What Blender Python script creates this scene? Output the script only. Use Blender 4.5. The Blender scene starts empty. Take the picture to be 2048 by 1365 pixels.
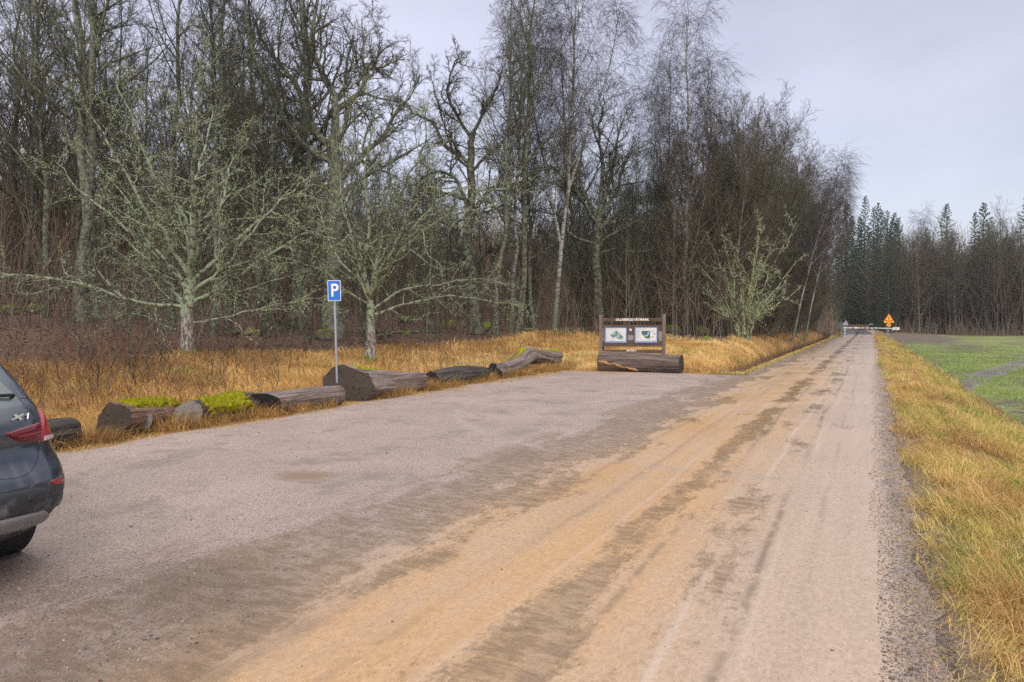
import bpy, bmesh, math, random
import numpy as np
from mathutils import Vector, Matrix
R = math.radians
scene = bpy.context.scene
COL = scene.collection
F = 1365.0
YAW = R(27.7)
CAM = np.array([0.0, 0.0, 1.7])
HOR = 645.0
PITCH = math.atan((682.5 - HOR) / F)
rt = np.array([math.cos(YAW), math.sin(YAW), 0.0])
fh = np.array([-math.sin(YAW), math.cos(YAW), 0.0])
fw = fh * math.cos(PITCH) + np.array([0, 0, -math.sin(PITCH)])
upv = np.cross(rt, fw)

def ray(px, py):
    return fw + rt * (px - 1024) / F + upv * (682.5 - py) / F
def G(px, py, z=0.0):
    d = ray(px, py); t = (z - CAM[2]) / d[2]
    return CAM + d * t
def PD(px, py, dep):
    d = ray(px, py)
    return CAM + d * (dep / float(np.dot(d, fh)))
def project(p):
    p = np.asarray(p, float) - CAM
    z = p @ fw
    return 1024 + F * (p @ rt) / z, 682.5 - F * (p @ upv) / z

# ---------------------------------------------------------------- noise
def vnoise(x, y, sc, seed=0):
    x = np.asarray(x, float) / sc; y = np.asarray(y, float) / sc
    xi = np.floor(x).astype(np.int64); yi = np.floor(y).astype(np.int64)
    fx = x - xi; fy = y - yi
    fx = fx * fx * (3 - 2 * fx); fy = fy * fy * (3 - 2 * fy)
    def h(a, b):
        n = (a * 374761393 + b * 668265263 + seed * 974634777) & 0xFFFFFFFF
        n = ((n ^ (n >> 13)) * 1274126177) & 0xFFFFFFFF
        return ((n ^ (n >> 16)) & 0xFFFF) / 65535.0
    return (h(xi, yi) * (1 - fx) * (1 - fy) + h(xi + 1, yi) * fx * (1 - fy)
            + h(xi, yi + 1) * (1 - fx) * fy + h(xi + 1, yi + 1) * fx * fy)
def sstep(x, a, b):
    t = np.clip((np.asarray(x, float) - a) / (b - a), 0, 1)
    return t * t * (3 - 2 * t)

# ---------------------------------------------------------------- terrain
def zt(x, y):
    x = np.asarray(x, float); y = np.asarray(y, float)
    s = -x - 10.3
    a = s - 2.6
    h = 0.10 * (0.5 * (a + np.sqrt(a * a + 2.0)) - 0.12)
    h = np.where(s > -3, np.maximum(h, 0), 0) * sstep(s, -1.5, 1.0)
    h = np.where(h > 4.5, 4.5 + (h - 4.5) * 0.45, h)
    h2 = 0.062 * np.clip(y - 24.2, 0, 13.5) * sstep(-x, 5.0, 7.2) * (1 - sstep(s, 4, 12) * .6)
    h = h + h2
    bank = 0.38 * np.exp(-((x + 6.7) / 1.0) ** 2) * sstep(y, 23.4, 26) * (1 - sstep(y, 33, 40))
    h2 = h2 + bank
    ditch = -0.85 * np.exp(-((x + 4.68) / 0.5) ** 2) * sstep(y, 23.2, 25.5) * (1 - sstep(y, 84, 92))
    rise = 0.016 * np.clip(y - 104, 0, 400) * (1 - sstep(x, 3, 14))
    fld = -0.38 * sstep(x, 0.8, 2.9) * sstep(y, -8, 2)
    swale = -0.20 * np.exp(-((x - 2.35) / 0.5) ** 2)
    bump = (vnoise(x, y, 2.3, 5) - .5) * 0.16 + (vnoise(x, y, 0.8, 6) - .5) * 0.07
    off = np.clip(np.maximum(sstep(-x, 9.9, 11.5), np.maximum(sstep(x, .5, 1.6), sstep(-x, 3.8, 5.0) * sstep(y, 23, 24.5))), 0, 1)
    off = off * (1 - .75 * sstep(x, 2.6, 3.4))
    return h + ditch + rise + fld + swale + bump * off
def ztf(x, y):
    return float(zt(np.array([x]), np.array([y]))[0])

# ---------------------------------------------------------------- mesh helpers
def np_mesh(name, V, faces, mat=None, smooth=False, attrs=None):
    me = bpy.data.meshes.new(name)
    V = np.ascontiguousarray(V, dtype=np.float32).reshape(-1, 3)
    faces = [np.asarray(f, np.int32) for f in faces if len(f)]
    loops = np.concatenate([f.ravel() for f in faces])
    tot = np.concatenate([np.full(len(f), f.shape[1], np.int32) for f in faces])
    start = np.concatenate([[0], np.cumsum(tot)[:-1]]).astype(np.int32)
    me.vertices.add(len(V)); me.vertices.foreach_set('co', V.ravel())
    me.loops.add(len(loops)); me.loops.foreach_set('vertex_index', loops)
    me.polygons.add(len(tot)); me.polygons.foreach_set('loop_start', start)
    me.polygons.foreach_set('loop_total', tot)
    if smooth: me.polygons.foreach_set('use_smooth', np.ones(len(tot), bool))
    me.update(calc_edges=True)
    if attrs:
        for k, a in attrs.items():
            a = np.asarray(a, np.float32)
            if a.ndim == 1:
                at = me.attributes.new(k, 'FLOAT', 'POINT'); at.data.foreach_set('value', a)
            else:
                at = me.attributes.new(k, 'FLOAT_VECTOR', 'POINT'); at.data.foreach_set('vector', a.ravel())
    if mat: me.materials.append(mat)
    return me
def link(name, me, parent=None):
    o = bpy.data.objects.new(name, me); COL.objects.link(o)
    if parent: o.parent = parent
    return o
def tag(o, label=None, cat=None, group=None, kind=None):
    if label: o['label'] = label
    if cat: o['category'] = cat
    if group: o['group'] = group
    if kind: o['kind'] = kind
    return o
def empty(name, loc=(0, 0, 0), rz=0.0):
    o = bpy.data.objects.new(name, None); COL.objects.link(o)
    o.location = Vector([float(c) for c in loc]); o.rotation_euler = (0, 0, rz)
    o.empty_display_size = 0.2
    return o
def copy_tree(root, loc, rz, sc, label=None, group=None, tilt=(0, 0)):
    r = root.copy(); COL.objects.link(r)
    r.location = Vector([float(c) for c in loc]); r.rotation_euler = (tilt[0], tilt[1], rz)
    r.scale = (sc, sc, sc) if np.isscalar(sc) else sc
    if label: r['label'] = label
    if group: r['group'] = group
    for ch in root.children:
        c = ch.copy(); COL.objects.link(c); c.parent = r
    return r

class MB:
    """collects boxes, bars and tubes into one mesh"""
    def __init__(s): s.bm = bmesh.new()
    def box(s, c, size, rot=None, bev=0.0):
        m = Matrix.Translation(Vector([float(q) for q in c]))
        if rot is not None: m = m @ rot.to_4x4()
        m = m @ Matrix.Diagonal((size[0], size[1], size[2], 1))
        r = bmesh.ops.create_cube(s.bm, size=1, matrix=m)
        if bev:
            es = list({e for v in r['verts'] for e in v.link_edges})
            bmesh.ops.bevel(s.bm, geom=es, offset=bev, segments=2, profile=.6, affect='EDGES')
        return s
    def cyl(s, p, q, r, r2=None, n=16, cap=True):
        p = Vector([float(a) for a in p]); q = Vector([float(a) for a in q])
        d = q - p; m = Matrix.Translation((p + q) / 2) @ d.to_track_quat('Z', 'Y').to_matrix().to_4x4()
        bmesh.ops.create_cone(s.bm, cap_ends=cap, segments=n, radius1=r, radius2=r if r2 is None else r2, depth=d.length, matrix=m)
        return s
    def prism(s, pts, y0, y1):
        """polygon in local xz, extruded from y0 to y1"""
        a = [s.bm.verts.new((p[0], y0, p[1])) for p in pts]; b = [s.bm.verts.new((p[0], y1, p[1])) for p in pts]
        n = len(pts); s.bm.faces.new(a); s.bm.faces.new(b[::-1])
        for i in range(n): s.bm.faces.new((a[i], b[i], b[(i + 1) % n], a[(i + 1) % n]))
        return s
    def build(s, name, mat, parent=None, smooth=False):
        bmesh.ops.recalc_face_normals(s.bm, faces=s.bm.faces)
        me = bpy.data.meshes.new(name); s.bm.to_mesh(me); s.bm.free()
        me.materials.append(mat)
        if smooth:
            for p in me.polygons: p.use_smooth = True
            try: me.set_sharp_from_angle(angle=R(40))
            except Exception: pass
        return link(name, me, parent)

def tubes(P, Rd, k):
    """P (B,N,3), Rd (B,N) -> verts, quads"""
    B, N, _ = P.shape
    T = np.gradient(P, axis=1); T /= np.linalg.norm(T, axis=2, keepdims=True) + 1e-9
    ref = np.where(np.abs(T[:, :1, 2:3]) > .8, np.array([[[1., .1, 0]]]), np.array([[[0.05, 0.1, 1.]]]))
    n1 = np.cross(T, np.broadcast_to(ref, T.shape)); n1 /= np.linalg.norm(n1, axis=2, keepdims=True) + 1e-9
    n2 = np.cross(T, n1)
    a = np.arange(k) * 2 * np.pi / k
    V = P[:, :, None, :] + Rd[:, :, None, None] * (np.cos(a)[None, None, :, None] * n1[:, :, None, :] + np.sin(a)[None, None, :, None] * n2[:, :, None, :])
    idx = np.arange(B * N * k).reshape(B, N, k)
    A = idx[:, :-1, :]; Bq = idx[:, 1:, :]
    q = np.stack([A, np.roll(A, -1, 2), np.roll(Bq, -1, 2), Bq], -1).reshape(-1, 4)
    return V.reshape(-1, 3), q
def join_geo(parts):
    Vs, Fs, o = [], [], 0
    for v, q in parts:
        Vs.append(v); Fs.append(q + o); o += len(v)
    return np.concatenate(Vs), Fs
def catmull(pts, n):
    p = np.asarray(pts, float)
    if len(p) == 2: return p[0] + (p[1] - p[0]) * np.linspace(0, 1, n)[:, None]
    q = np.concatenate([[2 * p[0] - p[1]], p, [2 * p[-1] - p[-2]]])
    t = np.linspace(0, len(p) - 1 - 1e-6, n); i = t.astype(int); f = (t - i)[:, None]
    a, b, c, d = q[i], q[i + 1], q[i + 2], q[i + 3]
    return .5 * (2 * b + (c - a) * f + (2 * a - 5 * b + 4 * c - d) * f ** 2 + (3 * b - a - 3 * c + d) * f ** 3)

# ---------------------------------------------------------------- node helper
class NT:
    def __init__(s, name, rough=.8, spec=.3):
        s.m = bpy.data.materials.new(name); s.m.use_nodes = True
        s.t = s.m.node_tree; s.t.nodes.clear()
        s.out = s.t.nodes.new('ShaderNodeOutputMaterial')
        s.b = s.t.nodes.new('ShaderNodeBsdfPrincipled')
        s.b.inputs['Roughness'].default_value = rough
        s.b.inputs['Specular IOR Level'].default_value = spec
        s.t.links.new(s.b.outputs[0], s.out.inputs[0])
    def put(s, sock, v):
        if hasattr(v, 'is_output'): s.t.links.new(v, sock)
        elif isinstance(v, (tuple, list)) and len(v) == 3 and sock.type == 'RGBA': sock.default_value = (*v, 1)
        else: sock.default_value = v
    def n(s, typ, out=0, ins=None, **kw):
        nd = s.t.nodes.new('ShaderNode' + typ)
        for k, v in kw.items(): setattr(nd, k, v)
        for k, v in (ins or {}).items(): s.put(nd.inputs[k], v)
        return nd.outputs[out]
    def math(s, op, a, b=0.0, clamp=False):
        return s.n('Math', ins={0: a, 1: b}, operation=op, use_clamp=clamp)
    def mix(s, f, a, b, mode='MIX'):
        nd = s.t.nodes.new('ShaderNodeMix'); nd.data_type = 'RGBA'; nd.blend_type = mode
        s.put(nd.inputs[0], f); s.put(nd.inputs[6], a); s.put(nd.inputs[7], b)
        return nd.outputs[2]
    def step(s, v, a, b):
        nd = s.t.nodes.new('ShaderNodeMapRange'); nd.interpolation_type = 'SMOOTHSTEP'
        s.put(nd.inputs[0], v); nd.inputs[1].default_value = a; nd.inputs[2].default_value = b
        return nd.outputs[0]
    def noise(s, sc, det=4, vec=None, rough=.55, out=0, dist=0.0):
        ins = {'Scale': sc, 'Detail': det, 'Roughness': rough, 'Distortion': dist}
        if vec is not None: ins['Vector'] = vec
        return s.n('TexNoise', out=out, ins=ins)
    def vmul(s, vec, sc):
        return s.n('VectorMath', ins={0: vec, 1: sc}, operation='MULTIPLY')
    def obj(s): return s.n('TexCoord', out=3)
    def pos(s): return s.n('NewGeometry', out=0)
    def attr(s, name, out=2): return s.n('Attribute', out=out, attribute_name=name)
    def base(s, c): s.put(s.b.inputs['Base Color'], c); return s
    def bump(s, h, strength=.5, dist=.02):
        s.put(s.b.inputs['Normal'], s.n('Bump', ins={'Strength': strength, 'Distance': dist, 'Height': h})); return s
    def set(s, **kw):
        for k, v in kw.items(): s.put(s.b.inputs[k.replace('_', ' ')], v)
        return s
def plain(name, c, rough=.6, spec=.4, metal=0.0, var=.12, sc=8.0):
    t = NT(name, rough, spec); t.b.inputs['Metallic'].default_value = metal
    f = t.noise(sc, 4, t.obj())
    t.base(t.mix(f, tuple(x * (1 - var) for x in c), tuple(min(1, x * (1 + var)) for x in c)))
    return t.m
# ================================================================ materials
M = {}
def bark(name, dark, mid, lich, amount, sc=5.0, lsc=9.0, moss=None, mossn=.5):
    t = NT(name, .9, .2); o = t.obj()
    f = t.noise(sc, 5, t.vmul(o, (1, 1, .25)))
    c = t.mix(t.step(f, .35, .65), dark, mid)
    l = t.noise(lsc, 5, o, .65)
    c = t.mix(t.step(l, .62 - amount * .4, .70 - amount * .4), c, lich)
    if moss:
        nz = t.n('SeparateXYZ', out=2, ins={0: t.n('NewGeometry', out=1)})
        k = t.math('ADD', nz, t.math('MULTIPLY', t.math('SUBTRACT', t.noise(2.5, 4, o), .5), 2.2))
        c = t.mix(t.step(k, mossn, mossn + .25), c, moss)
    rnd = t.n('ObjectInfo', out=5)
    c = t.mix(1.0, c, t.n('HueSaturation', ins={'Color': (.9, .9, .9), 'Value': t.math('ADD', t.math('MULTIPLY', rnd, .5), .75)}), 'MULTIPLY')
    t.base(c).bump(t.noise(18, 4, t.vmul(o, (1, 1, .3))), .6, .03)
    return t.m
M['lichen_bark'] = bark('lichen_bark', (.035, .03, .025), (.085, .075, .058), (.275, .32, .20), .32, 6, 13)
M['lichen_twig'] = bark('lichen_twig', (.04, .033, .027), (.08, .07, .05), (.37, .42, .255), .36, 6, 11)
M['lichen_bright'] = bark('lichen_bright', (.05, .04, .032), (.13, .12, .08), (.44, .48, .27), .46, 6, 5)
M['oak_bark'] = bark('oak_bark', (.06, .055, .045), (.19, .18, .145), (.24, .26, .18), .38, 5, 6, (.15, .16, .02), .55)
M['oak_twig'] = bark('oak_twig', (.04, .033, .028), (.085, .075, .055), (.13, .14, .09), .3)
M['dark_bark'] = bark('dark_bark', (.04, .035, .03), (.10, .09, .068), (.15, .17, .11), .36, 5, 5, (.10, .12, .02), .8)
M['dark_twig'] = bark('dark_twig', (.04, .034, .03), (.085, .072, .056), (.12, .13, .08), .32)
M['grey_bark'] = bark('grey_bark', (.045, .041, .034), (.11, .102, .08), (.165, .185, .125), .36, 5, 5, (.11, .13, .03), .85)
M['grey_twig'] = bark('grey_twig', (.05, .043, .038), (.11, .095, .075), (.16, .175, .11), .38)
M['birch_twig'] = bark('birch_twig', (.045, .034, .036), (.085, .065, .066), (.11, .10, .10), .2)
M['red_twig'] = bark('red_twig', (.065, .042, .034), (.135, .088, .066), (.16, .14, .09), .3)
def birch():
    t = NT('birch_bark', .75, .3); o = t.obj()
    band = t.noise(3.0, 5, t.vmul(o, (1.0, 1.0, 5.0)), .7)
    c = t.mix(t.step(band, .48, .60), (.35, .335, .31), (.05, .042, .036))
    patch = t.noise(1.1, 4, o)
    c = t.mix(t.step(patch, .50, .62), c, (.11, .095, .075))
    z = t.n('SeparateXYZ', out=2, ins={0: o})
    c = t.mix(t.math('SUBTRACT', 1.0, t.step(z, .3, 4.5)), c, t.mix(t.noise(6, 3, o), (.06, .05, .04), (.20, .22, .14)))
    t.base(c).bump(band, .4, .02); return t.m
M['birch_bark'] = birch()
def whitewash():
    t = NT('pale_trunk_bark', .9, .2); o = t.obj()
    f = t.noise(11, 5, t.vmul(o, (1, 1, .35)), .7)
    z = t.n('SeparateXYZ', out=2, ins={0: o})
    z = t.math('ADD', z, t.math('MULTIPLY', t.math('SUBTRACT', t.noise(5, 3, o), .5), .5))
    lich = t.mix(t.step(t.noise(7, 5, o, .65), .42, .52), (.10, .085, .065), (.27, .32, .21))
    c = t.mix(t.step(f, .42, .58), (.11, .085, .065), (.42, .38, .34))
    c = t.mix(t.step(z, 1.0, 1.5), c, lich)
    c = t.mix(t.math('SUBTRACT', 1.0, t.step(z, .1, .3)), c, t.mix(t.noise(20, 3, o), (.07, .09, .01), (.20, .22, .03)))
    t.base(c).bump(f, .8, .04); return t.m
M['pale_trunk'] = whitewash()
def needle(name, a, b):
    t = NT(name, .7, .25); o = t.obj()
    t.base(t.mix(t.noise(2.2, 4, o), a, b)); return t.m
M['needle'] = needle('spruce_needle', (.012, .03, .014), (.036, .072, .034))
M['needle_light'] = needle('young_needle', (.03, .07, .02), (.07, .13, .04))
M['lichen'] = needle('lichen_tuft', (.30, .35, .20), (.50, .52, .32))

def tinted(name, stops, rough=.75, spec=.25, trans=.0):
    t = NT(name, rough, spec)
    nd = t.t.nodes.new('ShaderNodeValToRGB'); r = nd.color_ramp
    while len(r.elements) < len(stops): r.elements.new(.5)
    for e, (p, c) in zip(r.elements, stops): e.position = p; e.color = (*c, 1)
    t.put(nd.inputs[0], t.attr('tint'))
    t.base(nd.outputs[0])
    if trans:
        tr = t.n('BsdfTranslucent', ins={0: nd.outputs[0]})
        mx = t.n('MixShader', ins={0: trans, 1: t.b.outputs[0], 2: tr})
        t.t.links.new(mx, t.out.inputs[0])
    return t.m
M['straw'] = tinted('dry_straw', [(0, (.13, .07, .034)), (.3, (.40, .225, .08)), (.6, (.70, .435, .145)), (.85, (.78, .57, .27)), (1, (.28, .29, .06))], trans=.25)
M['verge'] = tinted('verge_grass', [(0, (.15, .085, .038)), (.25, (.46, .26, .09)), (.55, (.70, .48, .20)), (.75, (.60, .47, .14)), (.9, (.32, .34, .07)), (1, (.16, .25, .05))], trans=.25)
M['sprout'] = tinted('field_sprout', [(0, (.16, .24, .05)), (.6, (.26, .37, .08)), (1, (.42, .47, .15))], trans=.25)
M['weed'] = tinted('weed_stem', [(0, (.05, .028, .02)), (.5, (.15, .078, .045)), (1, (.28, .16, .085))])
M['brush'] = tinted('brush_stem', [(0, (.07, .052, .042)), (.5, (.19, .135, .095)), (.8, (.25, .20, .14)), (1, (.34, .31, .22))])
M['litter'] = tinted('leaf_litter', [(0, (.06, .038, .03)), (.5, (.15, .092, .064)), (1, (.30, .19, .12))])
M['stone'] = tinted('loose_stones', [(0, (.05, .048, .05)), (.35, (.15, .13, .13)), (.6, (.30, .22, .20)), (.8, (.36, .20, .16)), (1, (.5, .46, .44))], .55, .4)
M['dark_stone'] = tinted('shoulder_stones', [(0, (.08, .066, .058)), (.5, (.17, .13, .11)), (.8, (.27, .20, .16)), (1, (.38, .31, .26))], .55, .4)

def ground_mat(name, bumpd=.05):
    t = NT(name, .9, .2); p = t.pos(); c = t.attr('albedo', 1)
    n1 = t.noise(14, 5, p, .65); n2 = t.noise(1.3, 4, p)
    k = t.math('ADD', t.math('MULTIPLY', n1, 1.3), .35)
    k2 = t.math('ADD', t.math('MULTIPLY', n2, .8), .6)
    c = t.mix(1.0, c, t.n('CombineXYZ', ins={0: k, 1: k, 2: k}), 'MULTIPLY')
    c = t.mix(1.0, c, t.n('CombineXYZ', ins={0: k2, 1: k2, 2: k2}), 'MULTIPLY')
    t.base(c).bump(t.math('ADD', n1, t.noise(50, 3, p)), .8, bumpd); return t.m
M['meadow'] = ground_mat('meadow_ground'); M['floor'] = ground_mat('forest_floor_ground')
def field_mat():
    t = NT('field_soil', .8, .35); p = t.pos()
    x = t.n('SeparateXYZ', out=0, ins={0: p}); y = t.n('SeparateXYZ', out=1, ins={0: p})
    soil = t.mix(t.noise(9, 6, p, .7), (.05, .036, .028), (.20, .15, .125))
    gr = t.math('ADD', t.math('MULTIPLY', t.noise(3.2, 6, p, .75), .6), t.math('MULTIPLY', t.noise(.22, 4, p), .6))
    gr = t.math('SUBTRACT', gr, t.math('MULTIPLY', t.math('MULTIPLY', t.step(y, 75, 105), t.math('SUBTRACT', 1.0, t.step(x, 6, 11))), .3))
    green = t.mix(t.noise(30, 4, p), (.14, .17, .045), (.27, .31, .09))
    c = t.mix(t.step(gr, .52, .66), soil, green)
    # wet wheel rut that crosses the field
    ln = t.math('MULTIPLY', t.math('SUBTRACT', y, t.math('ADD', t.math('MULTIPLY', x, 3.85), 16.8)), .25)
    ln = t.math('ADD', ln, t.math('MULTIPLY', t.math('SUBTRACT', t.noise(.4, 4, p), .5), 1.6))
    rut = t.math('SUBTRACT', 1.0, t.step(t.math('ABSOLUTE', ln), .15, .65))
    rut = t.math('MULTIPLY', rut, t.step(t.noise(1.2, 4, p), .36, .52))
    c = t.mix(rut, c, (.17, .14, .13))
    t.base(c); t.set(Roughness=t.math('SUBTRACT', .85, t.math('MULTIPLY', rut, .7)))
    t.bump(t.noise(7, 6, p, .7), .9, .12); return t.m
M['field'] = field_mat()

HOL = G(603, 953)
def road_mat():
    t = NT('wet_gravel', .5, .75); p = t.pos()
    sp = t.t.nodes.new('ShaderNodeSeparateXYZ'); t.put(sp.inputs[0], p); x, y = sp.outputs[0], sp.outputs[1]
    S = t.math
    wob = S('ADD', S('MULTIPLY', S('SUBTRACT', t.noise(.5, 4, p), .5), 1.3), S('MULTIPLY', S('SUBTRACT', t.noise(3.2, 6, t.vmul(p, (1, .45, 1)), .75), .5), .9))
    xw = S('ADD', x, wob)
    pl = t.vmul(p, (1, .22, 1))       # stretched along the direction of travel
    big = t.noise(.5, 5, p, .6)
    # loose pinkish grey gravel of the parking area
    speck = t.noise(140, 4, p, .75)
    vor = t.n('TexVoronoi', out=1, ins={'Scale': 95.0, 'Vector': p})
    vr = t.n('SeparateXYZ', out=0, ins={0: vor})
    grav = t.mix(t.step(speck, .30, .70), (.175, .126, .108), (.41, .302, .26))
    grav = t.mix(S('MULTIPLY', t.step(t.noise(.75, 5, p, .6), .46, .62), .85), grav, t.mix(t.noise(70, 3, p), (.30, .218, .182), (.385, .286, .243)))
    grav = t.mix(S('MULTIPLY', t.step(vr, .72, .9), .55), grav, (.50, .37, .32))
    grav = t.mix(S('MULTIPLY', t.step(vr, .22, .08), .7), grav, (.06, .055, .055))
    gd = S('ADD', t.noise(1.1, 6, p, .72), S('MULTIPLY', S('SUBTRACT', speck, .5), .30))
    grav = t.mix(S('MULTIPLY', t.step(gd, .53, .62), .7), grav, t.mix(speck, (.11, .08, .066), (.27, .195, .165)))
    # clay carried by wheels
    fine = S('ADD', S('MULTIPLY', t.noise(34, 6, t.vmul(p, (1, .6, 1)), .7), .55), S('MULTIPLY', t.noise(190, 5, p, .75), .45))
    gv = t.n('TexVoronoi', out=0, ins={'Scale': 48.0, 'Vector': p}); gc = t.n('SeparateXYZ', out=0, ins={0: t.n('TexVoronoi', out=1, ins={'Scale': 48.0, 'Vector': p})})
    grain = S('MULTIPLY', t.step(gv, .34, .20), t.step(gc, .62, .66))
    beige = t.mix(t.step(fine, .32, .68), (.325, .226, .158), (.50, .368, .278))
    beige = t.mix(S('MULTIPLY', grain, .5), beige, (.16, .12, .10))
    clay = t.mix(t.step(fine, .32, .68), (.38, .215, .095), (.54, .335, .17))
    clay = t.mix(S('MULTIPLY', grain, .4), clay, (.17, .11, .07))
    m_beige = t.step(xw, -4.1, -2.3)
    c = t.mix(m_beige, grav, beige)
    band = S('MULTIPLY', t.step(xw, -3.5, -2.4), S('SUBTRACT', 1.0, t.step(xw, -1.7, -.5)))
    band = S('MULTIPLY', band, S('ADD', .35, S('MULTIPLY', t.step(t.noise(1.0, 6, t.vmul(p, (1.6, .3, 1)), .7), .34, .60), .65)))
    band = S('MULTIPLY', band, S('SUBTRACT', 1.0, S('MULTIPLY', t.step(y, 20, 40), .75)))
    c = t.mix(band, c, clay)
    # wet brown patches and wheel tracks
    def gauss(cx, w, amp=1.0, src=x):
        d = S('DIVIDE', S('SUBTRACT', src, cx), w)
        return S('MULTIPLY', S('POWER', 2.718, S('MULTIPLY', S('MULTIPLY', d, d), -1.0)), amp)
    pn = t.noise(1.1, 7, t.vmul(p, (1.4, .5, 1)), .74)
    zone = S('ADD', gauss(-3.55, .85, .25, xw), S('ADD', gauss(-1.62, .22, .20), gauss(-.95, .3, .1)))
    wet = t.step(S('ADD', S('ADD', pn, zone), S('MULTIPLY', S('SUBTRACT', t.noise(24, 5, p, .75), .5), .22)), .60, .69)
    wet = S('MULTIPLY', wet, S('ADD', .45, S('MULTIPLY', t.step(t.noise(9, 5, t.vmul(p, (.5, 1.3, 1)), .75), .42, .58), .55)))
    wet = S('MULTIPLY', wet, S('MULTIPLY', t.step(x, -5.2, -4.0), S('SUBTRACT', 1.0, t.step(x, -.35, -.05))))
    c = t.mix(S('MULTIPLY', wet, .78), c, t.mix(fine, (.12, .075, .04), (.26, .168, .095)))
    brk = t.step(t.noise(.9, 4, pl), .38, .56)
    xt0 = S('ADD', x, S('MULTIPLY', S('SUBTRACT', t.noise(.13, 2, p), .5), .55))
    tr = S('MULTIPLY', S('ADD', S('ADD', gauss(-.70, .032, .85, xt0), gauss(-1.42, .03, .55, xt0)), S('ADD', gauss(-.36, .03, .4, xt0), S('ADD', gauss(-2.3, .04, .35, xt0), gauss(-2.75, .05, .3, xt0)))), S('MULTIPLY', brk, t.step(t.noise(7, 4, t.vmul(p, (1, .5, 1)), .7), .36, .52)))
    c = t.mix(tr, c, (.17, .115, .075))
    xt = S('ADD', x, S('MULTIPLY', S('SUBTRACT', t.noise(.16, 2, p), .5), .5))
    li = S('MULTIPLY', S('ADD', gauss(-.98, .03, .32, xt), S('ADD', gauss(-.60, .02, .22, xt), gauss(-1.9, .025, .22, xt))), t.step(t.noise(1.1, 5, pl), .35, .6))
    c = t.mix(li, c, (.60, .50, .44))
    strk = t.noise(1.0, 5, t.vmul(p, (7, .22, 1)), .6)
    sv = S('ADD', .84, S('MULTIPLY', strk, .32))
    c = t.mix(m_beige, c, t.mix(1.0, c, t.n('CombineXYZ', ins={0: sv, 1: sv, 2: sv}), 'MULTIPLY'))
    for (ax, ay, ar, aw) in ((-14.5, 21.5, 10.6, .10), (-14.5, 21.5, 12.1, .10), (-1.5, 14.0, 6.2, .09)):    # arcs left by turning cars
        dx_, dy_ = S('SUBTRACT', x, ax), S('SUBTRACT', y, ay)
        rr_ = S('SUBTRACT', S('SQRT', S('ADD', S('MULTIPLY', dx_, dx_), S('MULTIPLY', dy_, dy_))), ar)
        arc = S('MULTIPLY', gauss(0.0, aw, .5, rr_), t.step(t.noise(1.3, 4, p), .36, .6))
        c = t.mix(arc, c, (.36, .29, .255))
    damp = t.step(S('ADD', t.noise(.6, 6, p, .7), S('SUBTRACT', S('MULTIPLY', S('SUBTRACT', 4.2, y), .09), S('MULTIPLY', t.step(x, -2.9, -1.6), .5))), .50, .78)  # near-left ground darkened in colour: part dampness, part lens vignette painted in
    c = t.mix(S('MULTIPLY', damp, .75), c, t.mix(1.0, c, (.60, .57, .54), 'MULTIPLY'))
    # stony shoulder on the field side
    sh = t.step(S('ADD', S('ADD', x, S('MULTIPLY', S('SUBTRACT', t.noise(30, 4, p, .7), .5), .22)), S('MULTIPLY', S('SUBTRACT', t.noise(1.9, 6, p, .78), .5), .62)), .11, .24)
    sh = S('MULTIPLY', sh, S('SUBTRACT', 1.0, S('MULTIPLY', t.step(y, 14, 24), .55)))
    dirt = t.mix(t.step(t.noise(90, 4, p, .75), .35, .65), (.09, .068, .058), (.30, .225, .185))
    dirt = t.mix(S('MULTIPLY', t.step(t.noise(1.6, 5, p), .40, .60), .75), dirt, (.29, .20, .145))
    c = t.mix(sh, c, dirt)
    # muddy hollow in the parking area
    hx, hy = S('SUBTRACT', x, HOL[0]), S('SUBTRACT', y, HOL[1])
    hd = S('ADD', S('SQRT', S('ADD', S('MULTIPLY', hx, hx), S('MULTIPLY', S('MULTIPLY', hy, hy), 1.6))), S('MULTIPLY', S('SUBTRACT', t.noise(5, 5, p, .7), .5), .35))
    hol = S('SUBTRACT', 1.0, t.step(hd, .12, .46))
    c = t.mix(S('MULTIPLY', hol, .8), c, t.mix(speck, (.11, .06, .03), (.27, .165, .085)))
    # far end: darker, pinker
    c = t.mix(S('MULTIPLY', S('MULTIPLY', t.step(y, 28, 60), t.step(t.noise(.9, 5, t.vmul(p, (1, .35, 1)), .7), .42, .62)), .55), c, (.30, .195, .165))
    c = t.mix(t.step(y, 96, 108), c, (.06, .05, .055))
    v = S('ADD', .82, S('MULTIPLY', big, .36))
    c = t.mix(1.0, c, t.n('CombineXYZ', ins={0: v, 1: v, 2: v}), 'MULTIPLY')
    t.base(c)
    r = S('SUBTRACT', S('SUBTRACT', .62, S('MULTIPLY', damp, .12)), S('MULTIPLY', wet, .28))
    r = S('SUBTRACT', r, S('MULTIPLY', S('MULTIPLY', m_beige, S('ADD', .5, S('MULTIPLY', t.step(big, .35, .6), .5))), .32))
    r = S('ADD', r, S('MULTIPLY', sh, .1))
    t.set(Roughness=r)
    h = S('ADD', S('MULTIPLY', speck, S('SUBTRACT', 1.0, S('MULTIPLY', m_beige, .72))), S('MULTIPLY', fine, .45))
    h = S('SUBTRACT', h, S('MULTIPLY', tr, .6))
    h = S('ADD', h, S('MULTIPLY', t.noise(6, 4, p), .6))
    t.bump(h, .5, .02)
    return t.m
M['road'] = road_mat()

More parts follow.
